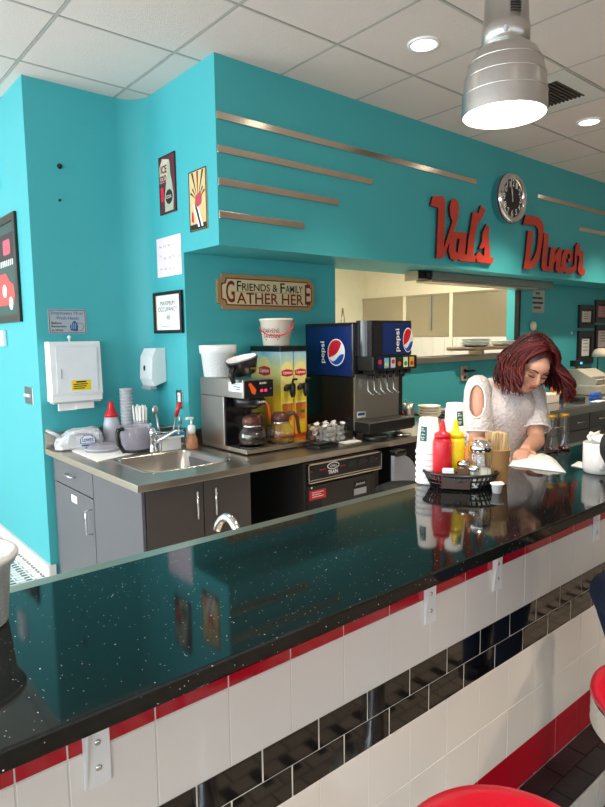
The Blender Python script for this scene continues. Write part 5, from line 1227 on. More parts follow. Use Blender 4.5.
part('body', PEACH, t, lambda m: m.lathe([(0.022, 0), (0.024, 0.004), (0.024, 0.09), (0.014, 0.12), (0.008, 0.125)], 18)); part('nozzle', PEACH, t, lambda m: m.lathe([(0.009, 0.1255), (0.004, 0.16)], 12))
def shaker(a, b, h, r, fill, lab, name, ribs=0, fillh=0.6):
    t = thing(name, lab, 'shaker', BP(a, b, bzi))
    part('jar', GLASS, t, lambda m: m.lathe([(r*0.9, 0), (r, 0.004), (r, h*0.70), (r*0.9, h*0.76)], 20, cap1=False))
    part('contents', fill, t, lambda m: m.lathe([(r*0.86, 0.003), (r*0.94, 0.006), (r*0.94, h*fillh), (r*0.2, h*fillh+0.004)], 20))
    part('lid', CHROME, t, lambda m: m.lathe([(r*0.96, h*0.76), (r*1.02, h*0.765), (r*1.02, h*0.86), (r*0.9, h*0.93), (r*0.45, h), (r*0.1, h*1.0)], 20))
    if ribs:
        for k in range(10): part('rib', GLASS, t, lambda m: m.tube([(r*1.01*math.cos(2*PI*k/10), r*1.01*math.sin(2*PI*k/10), 0.008), (r*1.01*math.cos(2*PI*k/10), r*1.01*math.sin(2*PI*k/10), h*0.7)], 0.0016, 5))
shaker(0.062, 0.004, 0.148, 0.038, PAPER, 'tall ribbed glass sugar pourer with chrome top in the basket', 'sugar_pourer', 1, 0.36)
shaker(0.008, -0.014, 0.085, 0.019, M('pepper', '#8a7058', 0.8, noise=(300, 0.6)), 'small glass pepper shaker in front of the mustard', 'pepper_shaker', 0, 0.5)
shaker(0.042, -0.048, 0.075, 0.018, PAPER, 'small glass salt shaker at the basket front', 'salt_shaker', 0, 0.4)
t = thing('packet_caddy', 'brown packet caddy holding sweetener sachets at the basket front', 'caddy', BP(-0.012, -0.060, bzi), rzB)
part('tray', M('brown_caddy', '#3b2418', 0.35), t, lambda m: (m.box(-0.045, 0.04, -0.014, 0.018, 0.0, 0.004), m.box(-0.045, 0.04, -0.016, -0.012, 0.0, 0.05, 0.001), m.box(-0.045, 0.04, 0.016, 0.02, 0.0, 0.05, 0.001), m.box(-0.047, -0.043, -0.016, 0.02, 0, 0.05), m.box(0.038, 0.042, -0.016, 0.02, 0, 0.05), m.box(-0.006, -0.003, -0.012, 0.016, 0.004, 0.05)))
for k in range(8):
    o = box('sweetener_packet', M('packet_white', '#e8e8f0', 0.7) if k < 5 else M('packet_brown', '#5a3d2c', 0.7), None, -0.017, 0.017, -0.0012, 0.0012, 0, 0.058, 0.0005)
    q = BC+u*(-0.012+(-0.025 if k < 5 else 0.017))+wv*(-0.060-0.009+0.0048*(k if k < 5 else (k-5)*1.6)); o.location = (q.x, q.y, bzi+0.0045); o.rotation_euler = (0.0, random.uniform(-.06, .06), rzB)
    tag(o, ('white and blue sweetener packet' if k < 5 else 'brown sugar packet')+' standing in the brown caddy', 'packet', 'packets in the caddy')
# stir sticks in a kraft cup
p = onZ(497, 485.5, BZ)
t = thing('kraft_cup', 'brown paper cup full of wooden stir sticks beside the basket', 'cup', (p.x+0.02, p.y+0.015, bz))
part('cup', KRAFT, t, lambda m: m.lathe([(0.032, 0), (0.033, 0.004), (0.042, 0.115), (0.044, 0.117), (0.043, 0.12), (0.040, 0.115), (0.031, 0.006)], 26))
kx, ky = p.x+0.02, p.y+0.015
stick = None
mb = MB(); mb.box(-0.0028, 0.0028, -0.0008, 0.0008, 0, 0.162, 0.0004, 1); stick = mb.build('stir_stick', WOODSTIR); first = True
for k in range(110):
    a = random.uniform(0, 2*PI); r = 0.030*math.sqrt(random.random())
    o = stick if first else stick.copy()
    if not first: C.objects.link(o)
    first = False
    o.location = (kx+r*math.cos(a)*0.9, ky+r*math.sin(a)*0.9, bz+0.008+random.uniform(0, 0.006)); o.rotation_euler = (-0.085*r/0.028*math.sin(a)+random.uniform(-.02, .02), 0.085*r/0.028*math.cos(a)+random.uniform(-.02, .02), random.uniform(0, 3))
    tag(o, 'thin wooden stir stick standing in the brown paper cup', 'stir stick', 'stir sticks in the kraft cup')
# small creamer cup
p = onZ(497, 493, BZ)
def creamer(loc, lab, rot=(0, 0, 0), grp=None):
    t = thing('creamer', lab, 'creamer', loc, 0, grp); t.rotation_euler = rot
    part('pot', M('creamer_white', '#fbf7f2', 0.4), t, lambda m: m.lathe([(0.014, 0), (0.018, 0.028), (0.022, 0.0285), (0.022, 0.031), (0.012, 0.032)], 16)); part('foil_tab', PAPER, t, lambda m: m.box(0.012, 0.0245, -0.006, 0.006, 0.0312, 0.0322))
creamer((p.x, p.y, bz), 'single white creamer cup standing before the kraft cup')
# upside-down foam cup stacks
def cup_stack(p, n_, lab, group, z0):
    for k in range(n_):
        t = thing('foam_cup', ORD[n_-1-k]+' '+lab, 'cup', (p[0], p[1], bz+k*0.020), 0.0, group)
        part('cup', FOAM, t, lambda m: m.lathe([(0.040, 0.0), (0.043, 0.002), (0.043, 0.010), (0.040, 0.012), (0.031, 0.118), (0.028, 0.121)], 26))
        if k == n_-1:
            def lab_f(m):
                a0 = math.radians(z0); n2 = 8; rings = []
                for z, r in ((0.045, 0.0376), (0.095, 0.0334)): rings.append([(r*math.cos(a0+0.1*i), r*math.sin(a0+0.1*i), z) for i in range(n2)])
                m.loft(rings, closed=False)
            part('label', TEALID, t, lab_f)
            def mk(m):
                a0 = math.radians(z0)
                for i, (aa, zz, ln) in enumerate(((0.1, 0.087, 0.25), (0.1, 0.080, 0.4), (0.18, 0.068, 0.3), (0.12, 0.058, 0.35), (0.2, 0.052, 0.2))):
                    r = 0.0380-(zz-0.045)*0.085; m.tube([(r*math.cos(a0+aa+ln*j/4), r*math.sin(a0+aa+ln*j/4), zz+(0.002 if j % 2 else -0.002)) for j in range(5)], 0.0012, 4)
            part('label_print', PAPER, t, mk)
cup_stack(BP(-0.105, 0.035), 6, 'foam cup from the top of the upturned stack left of the ketchup', 'foam cups left of the basket', 170)
cup_stack(BP(-0.018, 0.135), 8, 'foam cup from the top of the upturned stack behind the mustard', 'foam cups behind the basket', 225)
# napkins, glass bottles, mug
def napkin(name, lab, pts, z0, seed, h):
    rnd = random.Random(seed); q = [onZ(x, y, BZ) for x, y in pts]
    mb = MB(); N = 9; top = []
    for i in range(N):
        row = []
        for j in range(N):
            a, b = i/(N-1), j/(N-1); p = (q[0]*(1-a)+q[1]*a)*(1-b)+(q[3]*(1-a)+q[2]*a)*b
            e_ = min(a, 1-a, b, 1-b)*4; row.append((p.x, p.y, z0+0.002+h*min(1, e_)*(0.5+0.5*rnd.random())))
        top.append(row)
    V = [[mb._v(c) for c in r] for r in top]; W = [[mb._v((c[0], c[1], z0)) for c in r] for r in top]
    for i in range(N-1):
        for j in range(N-1):
            f = mb._f([V[i][j], V[i+1][j], V[i+1][j+1], V[i][j+1]]); f.smooth = True; mb._f([W[i][j], W[i][j+1], W[i+1][j+1], W[i+1][j]])
    for i in range(N-1):
        for a_, b_ in (((i, 0), (i+1, 0)), ((i, N-1), (i+1, N-1)), ((0, i), (0, i+1)), ((N-1, i), (N-1, i+1))):
            mb._f([V[a_[0]][a_[1]], V[b_[0]][b_[1]], W[b_[0]][b_[1]], W[a_[0]][a_[1]]])
    return tag(mb.build(name, PAPER), lab, 'napkin')
napkin('paper_napkin', 'crumpled white napkin sheets under the woman’s hands on the bar', [(509, 466), (566, 473), (556, 461), (518, 453)], bz, 2, 0.028)
napkin('folded_napkin', 'small folded white napkin beside the mug', [(571, 466), (586, 469), (590, 464), (578, 462)], bz, 4, 0.006)
for i, px in enumerate((551.5, 563.5)):
    p = onZ(px, 451-1.5*i, BZ)
    t = thing('glass_bottle', ('slim clear glass bottle with gold cap beside the woman’s arm', 'slim clear glass bottle with gold cap nearer the mug')[i], 'bottle', (p.x, p.y, bz), 0, 'gold capped glass bottles')
    part('glass', GLASS, t, lambda m: m.lathe([(0.028, 0), (0.030, 0.004), (0.028, 0.016), (0.022, 0.034), (0.0195, 0.06), (0.0175, 0.135), (0.018, 0.14)], 24, cap1=False))
    part('syrup', M('red_syrup', '#5a1a10', 0.1), t, lambda m: m.lathe([(0.026, 0.003), (0.028, 0.005), (0.0265, 0.014), (0.01, 0.0145)], 24))
    part('cap', GOLD, t, lambda m: m.lathe([(0.021, 0.1405), (0.021, 0.153), (0.019, 0.156), (0.004, 0.1565)], 22))
p = onZ(596, 473, BZ)
t = thing('coffee_mug', 'white china mug piled with creamer cups on the bar', 'mug', (p.x+0.01, p.y, bz))
part('mug', M('white_china', '#f0eeec', 0.15, coat=0.4), t, lambda m: m.lathe([(0.042, 0), (0.046, 0.004), (0.05, 0.02), (0.05, 0.108), (0.048, 0.11), (0.046, 0.108), (0.045, 0.02), (0.01, 0.012)], 32))
hv = Vector((-0.78, -0.62, 0)).normalized()
part('handle', MATS['white_china'], t, lambda m: m.tube([hv*0.046+Vector((0, 0, 0.095)), hv*0.07+Vector((0, 0, 0.092)), hv*0.083+Vector((0, 0, 0.065)), hv*0.072+Vector((0, 0, 0.03)), hv*0.046+Vector((0, 0, 0.022))], [0.007, 0.0075, 0.008, 0.0075, 0.007], 10))
for k in range(7):
    a = k*0.95; r = 0.024 if k < 6 else 0
    creamer((p.x+0.01+r*math.cos(a), p.y+r*math.sin(a), bz+0.098+(0.016 if k == 6 else 0.004*(k % 3))), 'creamer cup piled in the white china mug', (random.uniform(-.7, .7), random.uniform(-.7, .7), random.uniform(0, 6)), 'creamers in the mug')
# clear tub at the left end
t = thing('clear_tub', 'frosted clear round tub at the pillar end of the bar', 'tub', (0.205, 1.17, bz))
part('tub', FROST, t, lambda m: m.lathe([(0.062, 0), (0.068, 0.004), (0.078, 0.11), (0.086, 0.112), (0.088, 0.128), (0.086, 0.132), (0.078, 0.126), (0.06, 0.006)], 30)); part('rim', FROST, t, lambda m: m.lathe([(0.086, 0.118), (0.091, 0.12), (0.091, 0.127), (0.086, 0.13)], 30, cap0=False, cap1=False))
# black round bin lid behind bar
p = onY(408, 487, 1.66)
t = thing('round_bin', 'round black bin behind the bar near the foam cups', 'bin', (p.x, 1.66, 0))
part('drum', BLACKS, t, lambda m: m.lathe([(0.11, 0), (0.13, p.z-0.04), (0.13, p.z-0.03)], 28)); part('lid', BLACKP, t, lambda m: m.lathe([(0.138, p.z-0.03), (0.14, p.z-0.012), (0.12, p.z), (0.105, p.z-0.004), (0.02, p.z-0.004)], 28))

# ---------------------------------------------------------------- stools
def stool(x, y, lab):
    t = thing('bar_stool', lab, 'stool', (x, y, 0), 0, 'red diner stools')
    part('floor_flange', CHROME, t, lambda m: m.lathe([(0.16, 0), (0.16, 0.008), (0.06, 0.03), (0.042, 0.05)], 30))
    part('post', CHROME, t, lambda m: m.lathe([(0.04, 0.04), (0.04, 0.605), (0.09, 0.625)], 24))
    part('seat_band', CHROME, t, lambda m: m.lathe([(0.17, 0.62)]+[(0.185+(0.004 if k % 2 else -0.002), 0.627+0.010*k) for k in range(8)]+[(0.18, 0.707)], 44))
    part('seat', REDV, t, lambda m: m.lathe([(0.183, 0.70), (0.191, 0.708), (0.189, 0.72), (0.175, 0.734), (0.14, 0.744), (0.06, 0.749), (0.01, 0.75)], 44))
    return t
stool(0.825, 0.475, 'red vinyl diner stool with chrome band, empty before the tiled bar')
stool(1.535, 0.467, 'red vinyl diner stool under the seated customer in jeans')

# ================================================================== PEOPLE
def fused(name, fill, mat, parent, voxel=0.006, smooth=5):
    """one continuous skin: overlapping limbs fused by a voxel remesh and relaxed"""
    mb = MB(); fill(mb); o = mb.build(name, mat, parent)
    r = o.modifiers.new('fuse', 'REMESH'); r.mode = 'VOXEL'; r.voxel_size = voxel; r.use_smooth_shade = True
    s_ = o.modifiers.new('relax', 'SMOOTH'); s_.factor = 0.5; s_.iterations = smooth
    dg = bpy.context.evaluated_depsgraph_get(); me = bpy.data.meshes.new_from_object(o.evaluated_get(dg))
    o.modifiers.clear(); old = o.data; o.data = me; bpy.data.meshes.remove(old)
    for p_ in me.polygons: p_.use_smooth = True
    if not me.materials: me.materials.append(mat)
    return o
def ering(c, rx, ry, n_=28, tilt=0.0, p=2.0):
    out = []
    for k in range(n_):
        a = 2*PI*k/n_; ca, sa = math.cos(a), math.sin(a)
        x = rx*math.copysign(abs(ca)**(2/p), ca); y = ry*math.copysign(abs(sa)**(2/p), sa)
        out.append((c[0]+x, c[1]+y*math.cos(tilt), c[2]+y*math.sin(tilt)))
    return out
def hand(m, wrist, direc, palm_n, side, curl=0.5, sc=1.0):
    """palm and five separate bent fingers; direc = pointing direction, palm_n = palm normal, side = thumb side"""
    d = Vector(direc).normalized(); n_ = Vector(palm_n); n_ = (n_-d*n_.dot(d)).normalized(); s_ = d.cross(n_)*side
    W = Vector(wrist)
    m.tube([W-d*0.01, W+d*0.02*sc, W+d*0.05*sc, W+d*0.085*sc], [0.024*sc, 0.030*sc, 0.038*sc, 0.036*sc], 14, flat=0.42, up=n_)
    for off, L, r in ((-0.027, 0.062, 0.0075), (-0.009, 0.074, 0.0083), (0.009, 0.078, 0.0085), (0.027, 0.070, 0.0082)):
        p0 = W+d*0.072*sc+s_*off*sc; pts = [p0]; a = 0.12; q = p0
        for f_ in (0.45, 0.32, 0.23):
            q = q+(d*math.cos(a)+n_*math.sin(a))*L*f_*sc; pts.append(q); a += curl
        m.tube(pts, [r*sc*1.1, r*sc, r*sc*0.92, r*sc*0.8], 10)
    p0 = W+d*0.025*sc+s_*0.026*sc
    m.tube([p0, p0+(s_*0.8+d*0.6)*0.028*sc, p0+(s_*0.9+d*1.2+n_*0.25)*0.042*sc, p0+(s_*0.85+d*1.8+n_*0.5)*0.048*sc], [0.012*sc, 0.0108*sc, 0.0098*sc, 0.008*sc], 10)

# ---- woman behind the bar
WO = Vector((2.39, 1.49, 0.126)); WR = math.radians(-12)
t = thing('person', 'woman in white lace cold-shoulder top bending over papers at the bar', 'person', WO, WR)
t.scale = (0.92, 0.92, 0.92)
HM = Matrix.Translation((0.035, -0.15, 1.43)) @ Matrix.Rotation(math.radians(-17), 4, 'Z') @ Matrix.Rotation(math.radians(10), 4, 'Y') @ Matrix.Rotation(math.radians(34), 4, 'X')
def hp(x, y, z): return HM @ Vector((x, y, z))
inv = (Matrix.Translation(WO) @ Matrix.Rotation(WR, 4, 'Z')).inverted()
RS, LS = Vector((-0.16, -0.02, 1.335)), Vector((0.17, -0.03, 1.325))
RE, LE = Vector((-0.20, -0.06, 1.085)), Vector((0.085, -0.15, 1.08))
RW, LW = Vector((-0.25, -0.20, 1.068)), Vector((-0.10, -0.25, 1.068))
def wbody(m):
    # head
    m.T = HM
    m.ellipsoid((0, 0.012, 0.028), (0.072, 0.092, 0.086), 24, 16); m.ellipsoid((0, -0.022, -0.03), (0.058, 0.066, 0.07), 20, 14); m.ellipsoid((0, -0.05, -0.085), (0.027, 0.027, 0.024), 14, 10)
    m.ellipsoid((0, -0.045, 0.035), (0.052, 0.045, 0.04), 16, 10)
    for sx in (-1, 1): m.ellipsoid((sx*0.034, -0.058, -0.022), (0.024, 0.024, 0.022), 12, 8); m.ellipsoid((sx*0.03, -0.072, 0.022), (0.02, 0.012, 0.008), 12, 8); m.ellipsoid((sx*0.073, 0.012, -0.005), (0.008, 0.018, 0.03), 10, 8)
    m.tube([(0, -0.080, 0.018), (0, -0.096, -0.006), (0, -0.108, -0.026)], [0.008, 0.0105, 0.0125], 12); m.ellipsoid((0.0, -0.096, -0.032), (0.018, 0.012, 0.009), 10, 8)
    m.ellipsoid((0, -0.078, -0.058), (0.024, 0.014, 0.016), 12, 8)
    m.T = Matrix.Identity(4)
    # neck and torso
    m.tube([hp(0, 0.015, -0.03), hp(0, 0.03, -0.09), (0.012, -0.04, 1.36), (0.0, 0.0, 1.27)], [0.055, 0.052, 0.058, 0.075], 16)
    m.loft([ering((0, 0.06, 0.90), 0.15, 0.105), ering((0, 0.045, 1.0), 0.14, 0.10), ering((0, 0.02, 1.10), 0.13, 0.095), ering((0, -0.01, 1.2), 0.14, 0.11), ering((0, -0.015, 1.28), 0.145, 0.095), ering((0, -0.015, 1.335), 0.13, 0.07), ering((0, -0.015, 1.37), 0.07, 0.05)])
    for S, E_, W_ in ((RS, RE, RW), (LS, LE, LW)):
        m.ellipsoid(S, (0.05, 0.05, 0.05), 14, 10)
        m.tube([S, S.lerp(E_, 0.35), S.lerp(E_, 0.75), E_], [0.048, 0.046, 0.041, 0.036], 16)
        m.tube([E_, E_.lerp(W_, 0.25), E_.lerp(W_, 0.6), W_], [0.037, 0.039, 0.033, 0.0255], 16); m.ellipsoid(E_, (0.037, 0.037, 0.037), 12, 8)
    hand(m, RW, (-0.3, -0.95, 0.0), (0, 0, -1), -1, 0.35, 0.92); hand(m, LW, (-0.85, -0.5, 0.0), (0, 0, -1), 1, 0.35, 0.92)
fused('body', wbody, SKIN, t, 0.0055, 4)
# facial features
for sx in (-1, 1):
    part('eyelid', M('eyelid_skin', '#b97c68', 0.5), t, lambda m: (setattr(m, 'T', HM), m.ellipsoid((sx*0.031, -0.078, 0.004), (0.0165, 0.007, 0.0075), 14, 8)))
    part('eyelash', M('lash_dark', '#2a1512', 0.6), t, lambda m: (setattr(m, 'T', HM), m.tube([(sx*0.014, -0.085, 0.0005), (sx*0.026, -0.0875, -0.003), (sx*0.04, -0.083, -0.002), (sx*0.05, -0.076, 0.002)], [0.0012, 0.0022, 0.0022, 0.001], 6)))
    part('eyebrow', M('brow_brown', '#6a352c', 0.7), t, lambda m: (setattr(m, 'T', HM), m.tube([(sx*0.013, -0.0885, 0.024), (sx*0.03, -0.088, 0.032), (sx*0.05, -0.074, 0.028)], [0.003, 0.0032, 0.0015], 6)))
part('lips', M('lip_rose', '#b4554f', 0.4), t, lambda m: (setattr(m, 'T', HM), m.ellipsoid((0, -0.0895, -0.0535), (0.021, 0.005, 0.0036), 14, 8), m.ellipsoid((0, -0.0885, -0.0605), (0.016, 0.005, 0.0042), 14, 8)))
# blouse
def blouse(m):
    sec = [(0.80, 0.185, 0.135, 0.06), (0.90, 0.18, 0.13, 0.055), (1.0, 0.165, 0.122, 0.04), (1.08, 0.16, 0.118, 0.02), (1.16, 0.162, 0.128, 0.0), (1.21, 0.166, 0.138, -0.018), (1.26, 0.168, 0.128, -0.022), (1.31, 0.158, 0.10, -0.02), (1.345, 0.135, 0.078, -0.02), (1.362, 0.105, 0.066, -0.022), (1.366, 0.082, 0.06, -0.028)]
    rings = []
    for i, (z, rx, ry, cy) in enumerate(sec):
        r = []
        for k in range(48):
            a = 2*PI*k/48; wr = 0.004*math.sin(a*7+z*40)*(1 if z < 1.25 else 0.3)
            drop = 0.0
            if z > 1.3: drop = (0.065*max(0, -math.sin(a))**1.5)*(z-1.3)/0.066        # scooped neckline at the front
            r.append(((rx+wr)*math.cos(a), cy+(ry+wr+0.18*drop)*math.sin(a), z-drop))
        rings.append(r)
    m.loft(rings, cap0=False, cap1=False)
part('blouse', LACE, t, blouse)
def neckline(m):
    pts = []
    for k in range(49):
        a = 2*PI*k/48; pts.append((0.083*math.cos(a), -0.028+(0.061+0.012*max(0, -math.sin(a)))*math.sin(a), 1.366-0.065*max(0, -math.sin(a))**1.5))
    m.tube(pts, 0.004, 6)
part('neckline_trim', HEM, t, neckline)
def sleeve(S, E_, sgn, nm):
    ax = (E_-S).normalized(); ux = Vector((sgn, 0, 0)); ux = (ux-ax*ux.dot(ax)).normalized(); uy = ax.cross(ux)
    L = (E_-S).length; N, K = 16, 32; top = S-ax*0.052
    def P(i, k):
        f = i/(N-1); a = 2*PI*k/K; r = 0.030+0.030*min(1, f*4)**0.6+0.010*max(0, f-0.3); 
        if f < 0.05: r = 0.02
        return top+ax*(f*(L*0.80+0.052))+ux*r*math.cos(a)*1.02+uy*r*math.sin(a)+ux*0.004*math.sin(9*a)*f
    mb = MB(); V = [[mb._v(P(i, k)) for k in range(K)] for i in range(N)]
    def hole(i, k):
        f = (i+0.5)/(N-1); a = 2*PI*(k+0.5)/K-0.0
        a = (a+PI) % (2*PI)-PI
        a -= sgn*(-0.55)*(1 if sgn < 0 else -1)*-1 if False else 0
        ctr = 0.0
        # oval cut-out on the outer/front face
        da = a-CUT[sgn]; da = (da+PI) % (2*PI)-PI
        return ((f-0.48)/0.30)**2+(da/0.62)**2 < 1
    for i in range(N-1):
        for k in range(K):
            if hole(i, k): continue
            f = mb._f([V[i][k], V[i][(k+1) % K], V[i+1][(k+1) % K], V[i+1][k]]); f.smooth = True
    o = mb.build('sleeve', LACE, t)
    sm = o.modifiers.new('thick', 'SOLIDIFY'); sm.thickness = 0.002; sm.offset = 1
    hem = [P(N-1, k % K) for k in range(K+1)]; part('sleeve_hem', HEM, o, lambda m: m.tube(hem, 0.0042, 6))
    cut = []
    for j in range(33):
        b = 2*PI*j/32; f = 0.48+0.30*math.sin(b); a = CUT[sgn]+0.62*math.cos(b); i = f*(N-1); r = 0.030+0.030*min(1, f*4)**0.6+0.010*max(0, f-0.3)+0.002
        cut.append(top+ax*(f*(L*0.80+0.052))+ux*r*math.cos(a)*1.02+uy*r*math.sin(a))
    part('cutout_trim', HEM, o, lambda m: m.tube(cut, 0.0042, 6))
# the cut-out faces outward and forward: find the ring angle that looks that way
CUT = {}
for S, E_, sgn in ((RS, RE, -1), (LS, LE, 1)):
    ax = (E_-S).normalized(); ux = Vector((sgn, 0, 0)); ux = (ux-ax*ux.dot(ax)).normalized(); uy = ax.cross(ux)
    wanted = Vector((-0.75, -0.66, 0)) if sgn < 0 else Vector((0.9, -0.4, 0)); CUT[sgn] = math.atan2(wanted.dot(uy), wanted.dot(ux))
    sleeve(S, E_, sgn, 'x')
part('bracelet', M('red_thread', '#a4302c', 0.6), t, lambda m: m.tube([LW+Vector((0.03*math.cos(a*PI/8), 0.008*math.cos(a*PI/8), 0.03*math.sin(a*PI/8))) for a in range(17)], 0.0025, 6)) if False else None
def trousers(m):
    m.loft([ering((0, 0.07, 0.78), 0.175, 0.125), ering((0, 0.065, 0.88), 0.168, 0.12), ering((0, 0.055, 0.96), 0.155, 0.112)])
    for sx in (-1, 1): m.tube([(sx*0.085, 0.07, 0.84), (sx*0.09, 0.06, 0.5), (sx*0.09, 0.07, -0.04)], [0.088, 0.065, 0.052], 16)
fused('trousers', trousers, CHAIRBLK, t, 0.014, 3)
for sx in (-1, 1): part('shoe', BLACKP, t, lambda m: m.loft([ering((sx*0.09, 0.0, -0.137), 0.045, 0.125), ering((sx*0.09, 0.0, -0.102), 0.045, 0.125), ering((sx*0.09, 0.05, -0.04), 0.04, 0.06)]))
# hair: a cap plus several hundred waved locks falling from a centre parting
def haircap(m):
    m.T = HM; rings = []
    for i in range(10):
        th = PI*0.60*i/9; r = []
        for k in range(36):
            a = 2*PI*k/36; fr = max(0, -math.sin(a))
            lim = PI*(0.60-0.33*fr**2); tt = th*lim/(PI*0.60)
            r.append((0.084*math.sin(tt)*math.cos(a), 0.014+0.104*math.sin(tt)*math.sin(a), 0.028+0.098*math.cos(tt)))
        rings.append(r)
    m.loft(rings, cap0=True, cap1=False)
hair = part('hair', HAIR, t, haircap)
rnd = random.Random(21)
def lock(m, a, off, L, rad, part_y):
    """start at the parting, run over the scalp to angle a, then fall"""
    pts = []
    for i in range(6):
        f = i/5; tt = 0.10+f*1.35
        x = (0.088+off)*math.sin(tt)*math.cos(a); y = 0.014+(0.107+off)*math.sin(tt)*math.sin(a); z = 0.028+(0.100+off)*math.cos(tt)
        y += (part_y)*(1-f)
        pts.append(hp(x, y, z))
    out = (pts[-1]-hp(0, 0.015, 0.0)); out.z = 0; out.normalize(); q = pts[-1].copy(); ph = rnd.uniform(0, 6); wv_ = rnd.uniform(0.008, 0.019); tang = Vector((-out.y, out.x, 0))
    n_ = 9
    for i in range(1, n_+1):
        f = i/n_; q = q+Vector((0, 0, -L/n_))+out*(0.012*(1-f)*1.6-0.003*f)
        pts.append(q+tang*wv_*math.sin(ph+f*6.5)*(0.3+f)+out*wv_*math.cos(ph+f*5.5)*(0.3+f))
    R_l = [rad*0.6]+[rad]*(len(pts)-5)+[rad*0.9, rad*0.8, rad*0.6, rad*0.25]
    m.tube(pts, R_l[:len(pts)], 6, flat=0.6)
for grp in range(6):
    mb = MB()
    for k in range(100):
        a = rnd.uniform(0, 2*PI)
        sa = -math.sin(a)
        if sa > 0.62: continue                       # keep the face open
        front = max(0.0, sa)
        L = rnd.uniform(0.10, 0.19) if front < 0.3 else rnd.uniform(0.09, 0.16)
        lock(mb, a, rnd.uniform(0.0, 0.016), L, rnd.uniform(0.0045, 0.0085), rnd.uniform(-0.07, 0.03))
    mb.build('hair_locks', M('auburn_hair_%d' % (grp % 3), ('#4c1011', '#611815', '#3a0b0c')[grp % 3], 0.46, spec=0.32, noise=(160, 0.35)), hair)

# ---- seated customer at the right end (mostly outside the frame)
SO = Vector((1.53, 0.47, 0)); SR = math.radians(180-36)
t = thing('person', 'seated customer in blue jeans and black top at the bar', 'person', SO, SR)
K = Matrix.Rotation(SR, 4, 'Z').inverted()
def wl(x, y, z): q = K @ (Vector((x, y, z))-Vector((SO.x, SO.y, 0))); return q
knee1 = wl(1.945, 0.80, 0.76); knee2 = wl(2.03, 0.62, 0.77); foot1 = wl(2.06, 0.66, 0.22); foot2 = wl(2.12, 0.50, 0.22); hip1 = wl(1.60, 0.52, 0.845); hip2 = wl(1.645, 0.37, 0.845)
def jeans(m):
    for h_, k_, f_ in ((hip1, knee1, foot1), (hip2, knee2, foot2)):
        m.tube([h_, h_.lerp(k_, 0.5), k_], [0.085, 0.08, 0.066], 18); m.ellipsoid(k_, (0.066, 0.066, 0.064), 16, 12); m.tube([k_, k_.lerp(f_, 0.35), f_], [0.062, 0.062, 0.048], 18)
    m.ellipsoid((hip1+hip2)/2+Vector((0, 0, 0.02)), (0.15, 0.14, 0.10), 20, 14)
fused('jeans', jeans, DENIM, t, 0.011, 3)
mid = (hip1+hip2)/2; fw_ = (knee1+knee2)/2-mid; fw_.z = 0; fw_.normalize(); lat = Vector((-fw_.y, fw_.x, 0)); chest = mid+fw_*0.06+Vector((0, 0, 0.40)); sh_l, sh_r = chest+lat*0.175+Vector((0, 0, 0.05)), chest-lat*0.175+Vector((0, 0, 0.05))
el_a = wl(2.03, 0.81, 1.14); wr_a = wl(2.26, 0.86, 1.118); el_b = sh_r+Vector((0, 0, -0.28))+fw_*0.05; wr_b = (hip2.lerp(knee2, 0.7))+Vector((0, 0, 0.095))
near_l = (sh_l-el_a).length < (sh_r-el_a).length
A, B = (sh_l, sh_r) if near_l else (sh_r, sh_l); el_b = B+Vector((0, 0, -0.28))+fw_*0.05
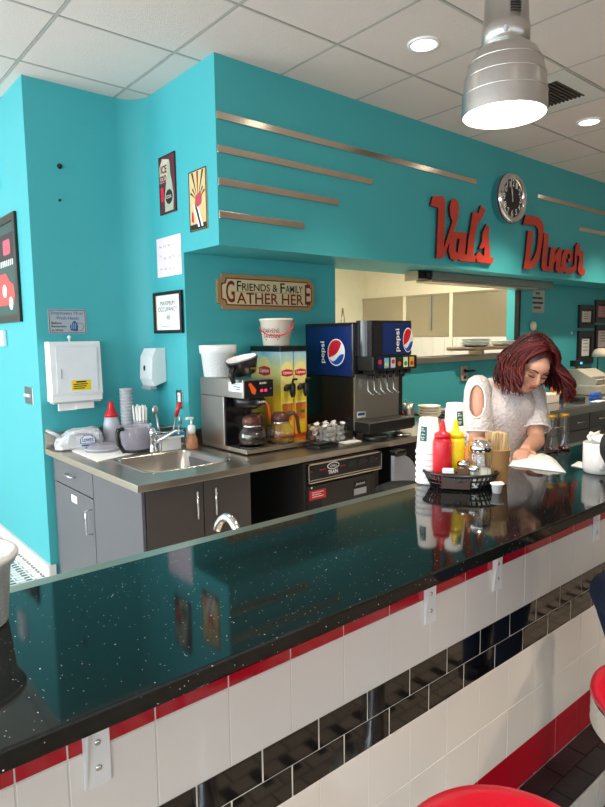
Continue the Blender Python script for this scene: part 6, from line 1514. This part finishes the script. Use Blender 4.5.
def shirt(m):
    m.tube([mid+Vector((0, 0, 0.0)), mid+fw_*0.02+Vector((0, 0, 0.12)), mid+fw_*0.035+Vector((0, 0, 0.24)), chest, chest+Vector((0, 0, 0.06)), chest+Vector((0, 0, 0.12))], [0.165, 0.155, 0.165, 0.175, 0.15, 0.06], 24, flat=0.72, up=fw_)
    m.tube([A-Vector((0, 0, 0.005)), A.lerp(B, 0.25)+Vector((0, 0, 0.035)), A.lerp(B, 0.5)+Vector((0, 0, 0.05)), A.lerp(B, 0.75)+Vector((0, 0, 0.035)), B-Vector((0, 0, 0.005))], [0.06, 0.058, 0.06, 0.058, 0.06], 14)
    m.ellipsoid(A, (0.065, 0.065, 0.065), 14, 10); m.ellipsoid(B, (0.065, 0.065, 0.065), 14, 10)
    m.tube([A, A.lerp(el_a, 0.5), el_a], [0.063, 0.056, 0.05], 16); m.tube([el_a, el_a.lerp(wr_a, 0.7)], [0.05, 0.04], 16); m.ellipsoid(el_a, (0.052, 0.052, 0.052), 12, 8)
    m.tube([B, B.lerp(el_b, 0.5), el_b], [0.063, 0.056, 0.05], 16); m.tube([el_b, el_b.lerp(wr_b, 0.7)], [0.05, 0.04], 16)
fused('shirt', shirt, CHAIRBLK, t, 0.011, 3)
def sbody(m):
    hc = chest+fw_*0.04+Vector((0, 0, 0.275)); m.tube([chest+Vector((0, 0, 0.05)), hc-Vector((0, 0, 0.06))], [0.058, 0.055], 14)
    m.ellipsoid(hc+Vector((0, 0, 0.02)), (0.082, 0.09, 0.1), 20, 14); m.ellipsoid(hc+fw_*0.035-Vector((0, 0, 0.055)), (0.05, 0.05, 0.05), 16, 10); m.ellipsoid(hc+fw_*0.095-Vector((0, 0, 0.01)), (0.015, 0.015, 0.022), 10, 8)
    for W_, E2 in ((wr_a, el_a), (wr_b, el_b)):
        d_ = (W_-E2).normalized(); m.tube([E2.lerp(W_, 0.5), W_], [0.034, 0.027], 12); hand(m, W_, (d_.x, d_.y, 0), (0, 0, -1), 1, 0.35)
fused('body', sbody, SKIN, t, 0.008, 3)
hc = chest+fw_*0.04+Vector((0, 0, 0.275))
part('hair', M('dark_brown_hair', '#2a1a12', 0.5, noise=(80, 0.3)), t, lambda m: (m.ellipsoid(hc-fw_*0.018+Vector((0, 0, 0.03)), (0.092, 0.092, 0.1), 22, 14), m.ellipsoid(hc-fw_*0.05-Vector((0, 0, 0.03)), (0.07, 0.07, 0.085), 18, 12)))
for f_, k_ in ((foot1, knee1), (foot2, knee2)):
    part('shoe', BLACKP, t, lambda m: m.tube([f_+Vector((0, 0, -0.05))-fw_*0.05, f_+Vector((0, 0, -0.055))+fw_*0.06, f_+Vector((0, 0, -0.065))+fw_*0.15], [0.042, 0.045, 0.03], 14))
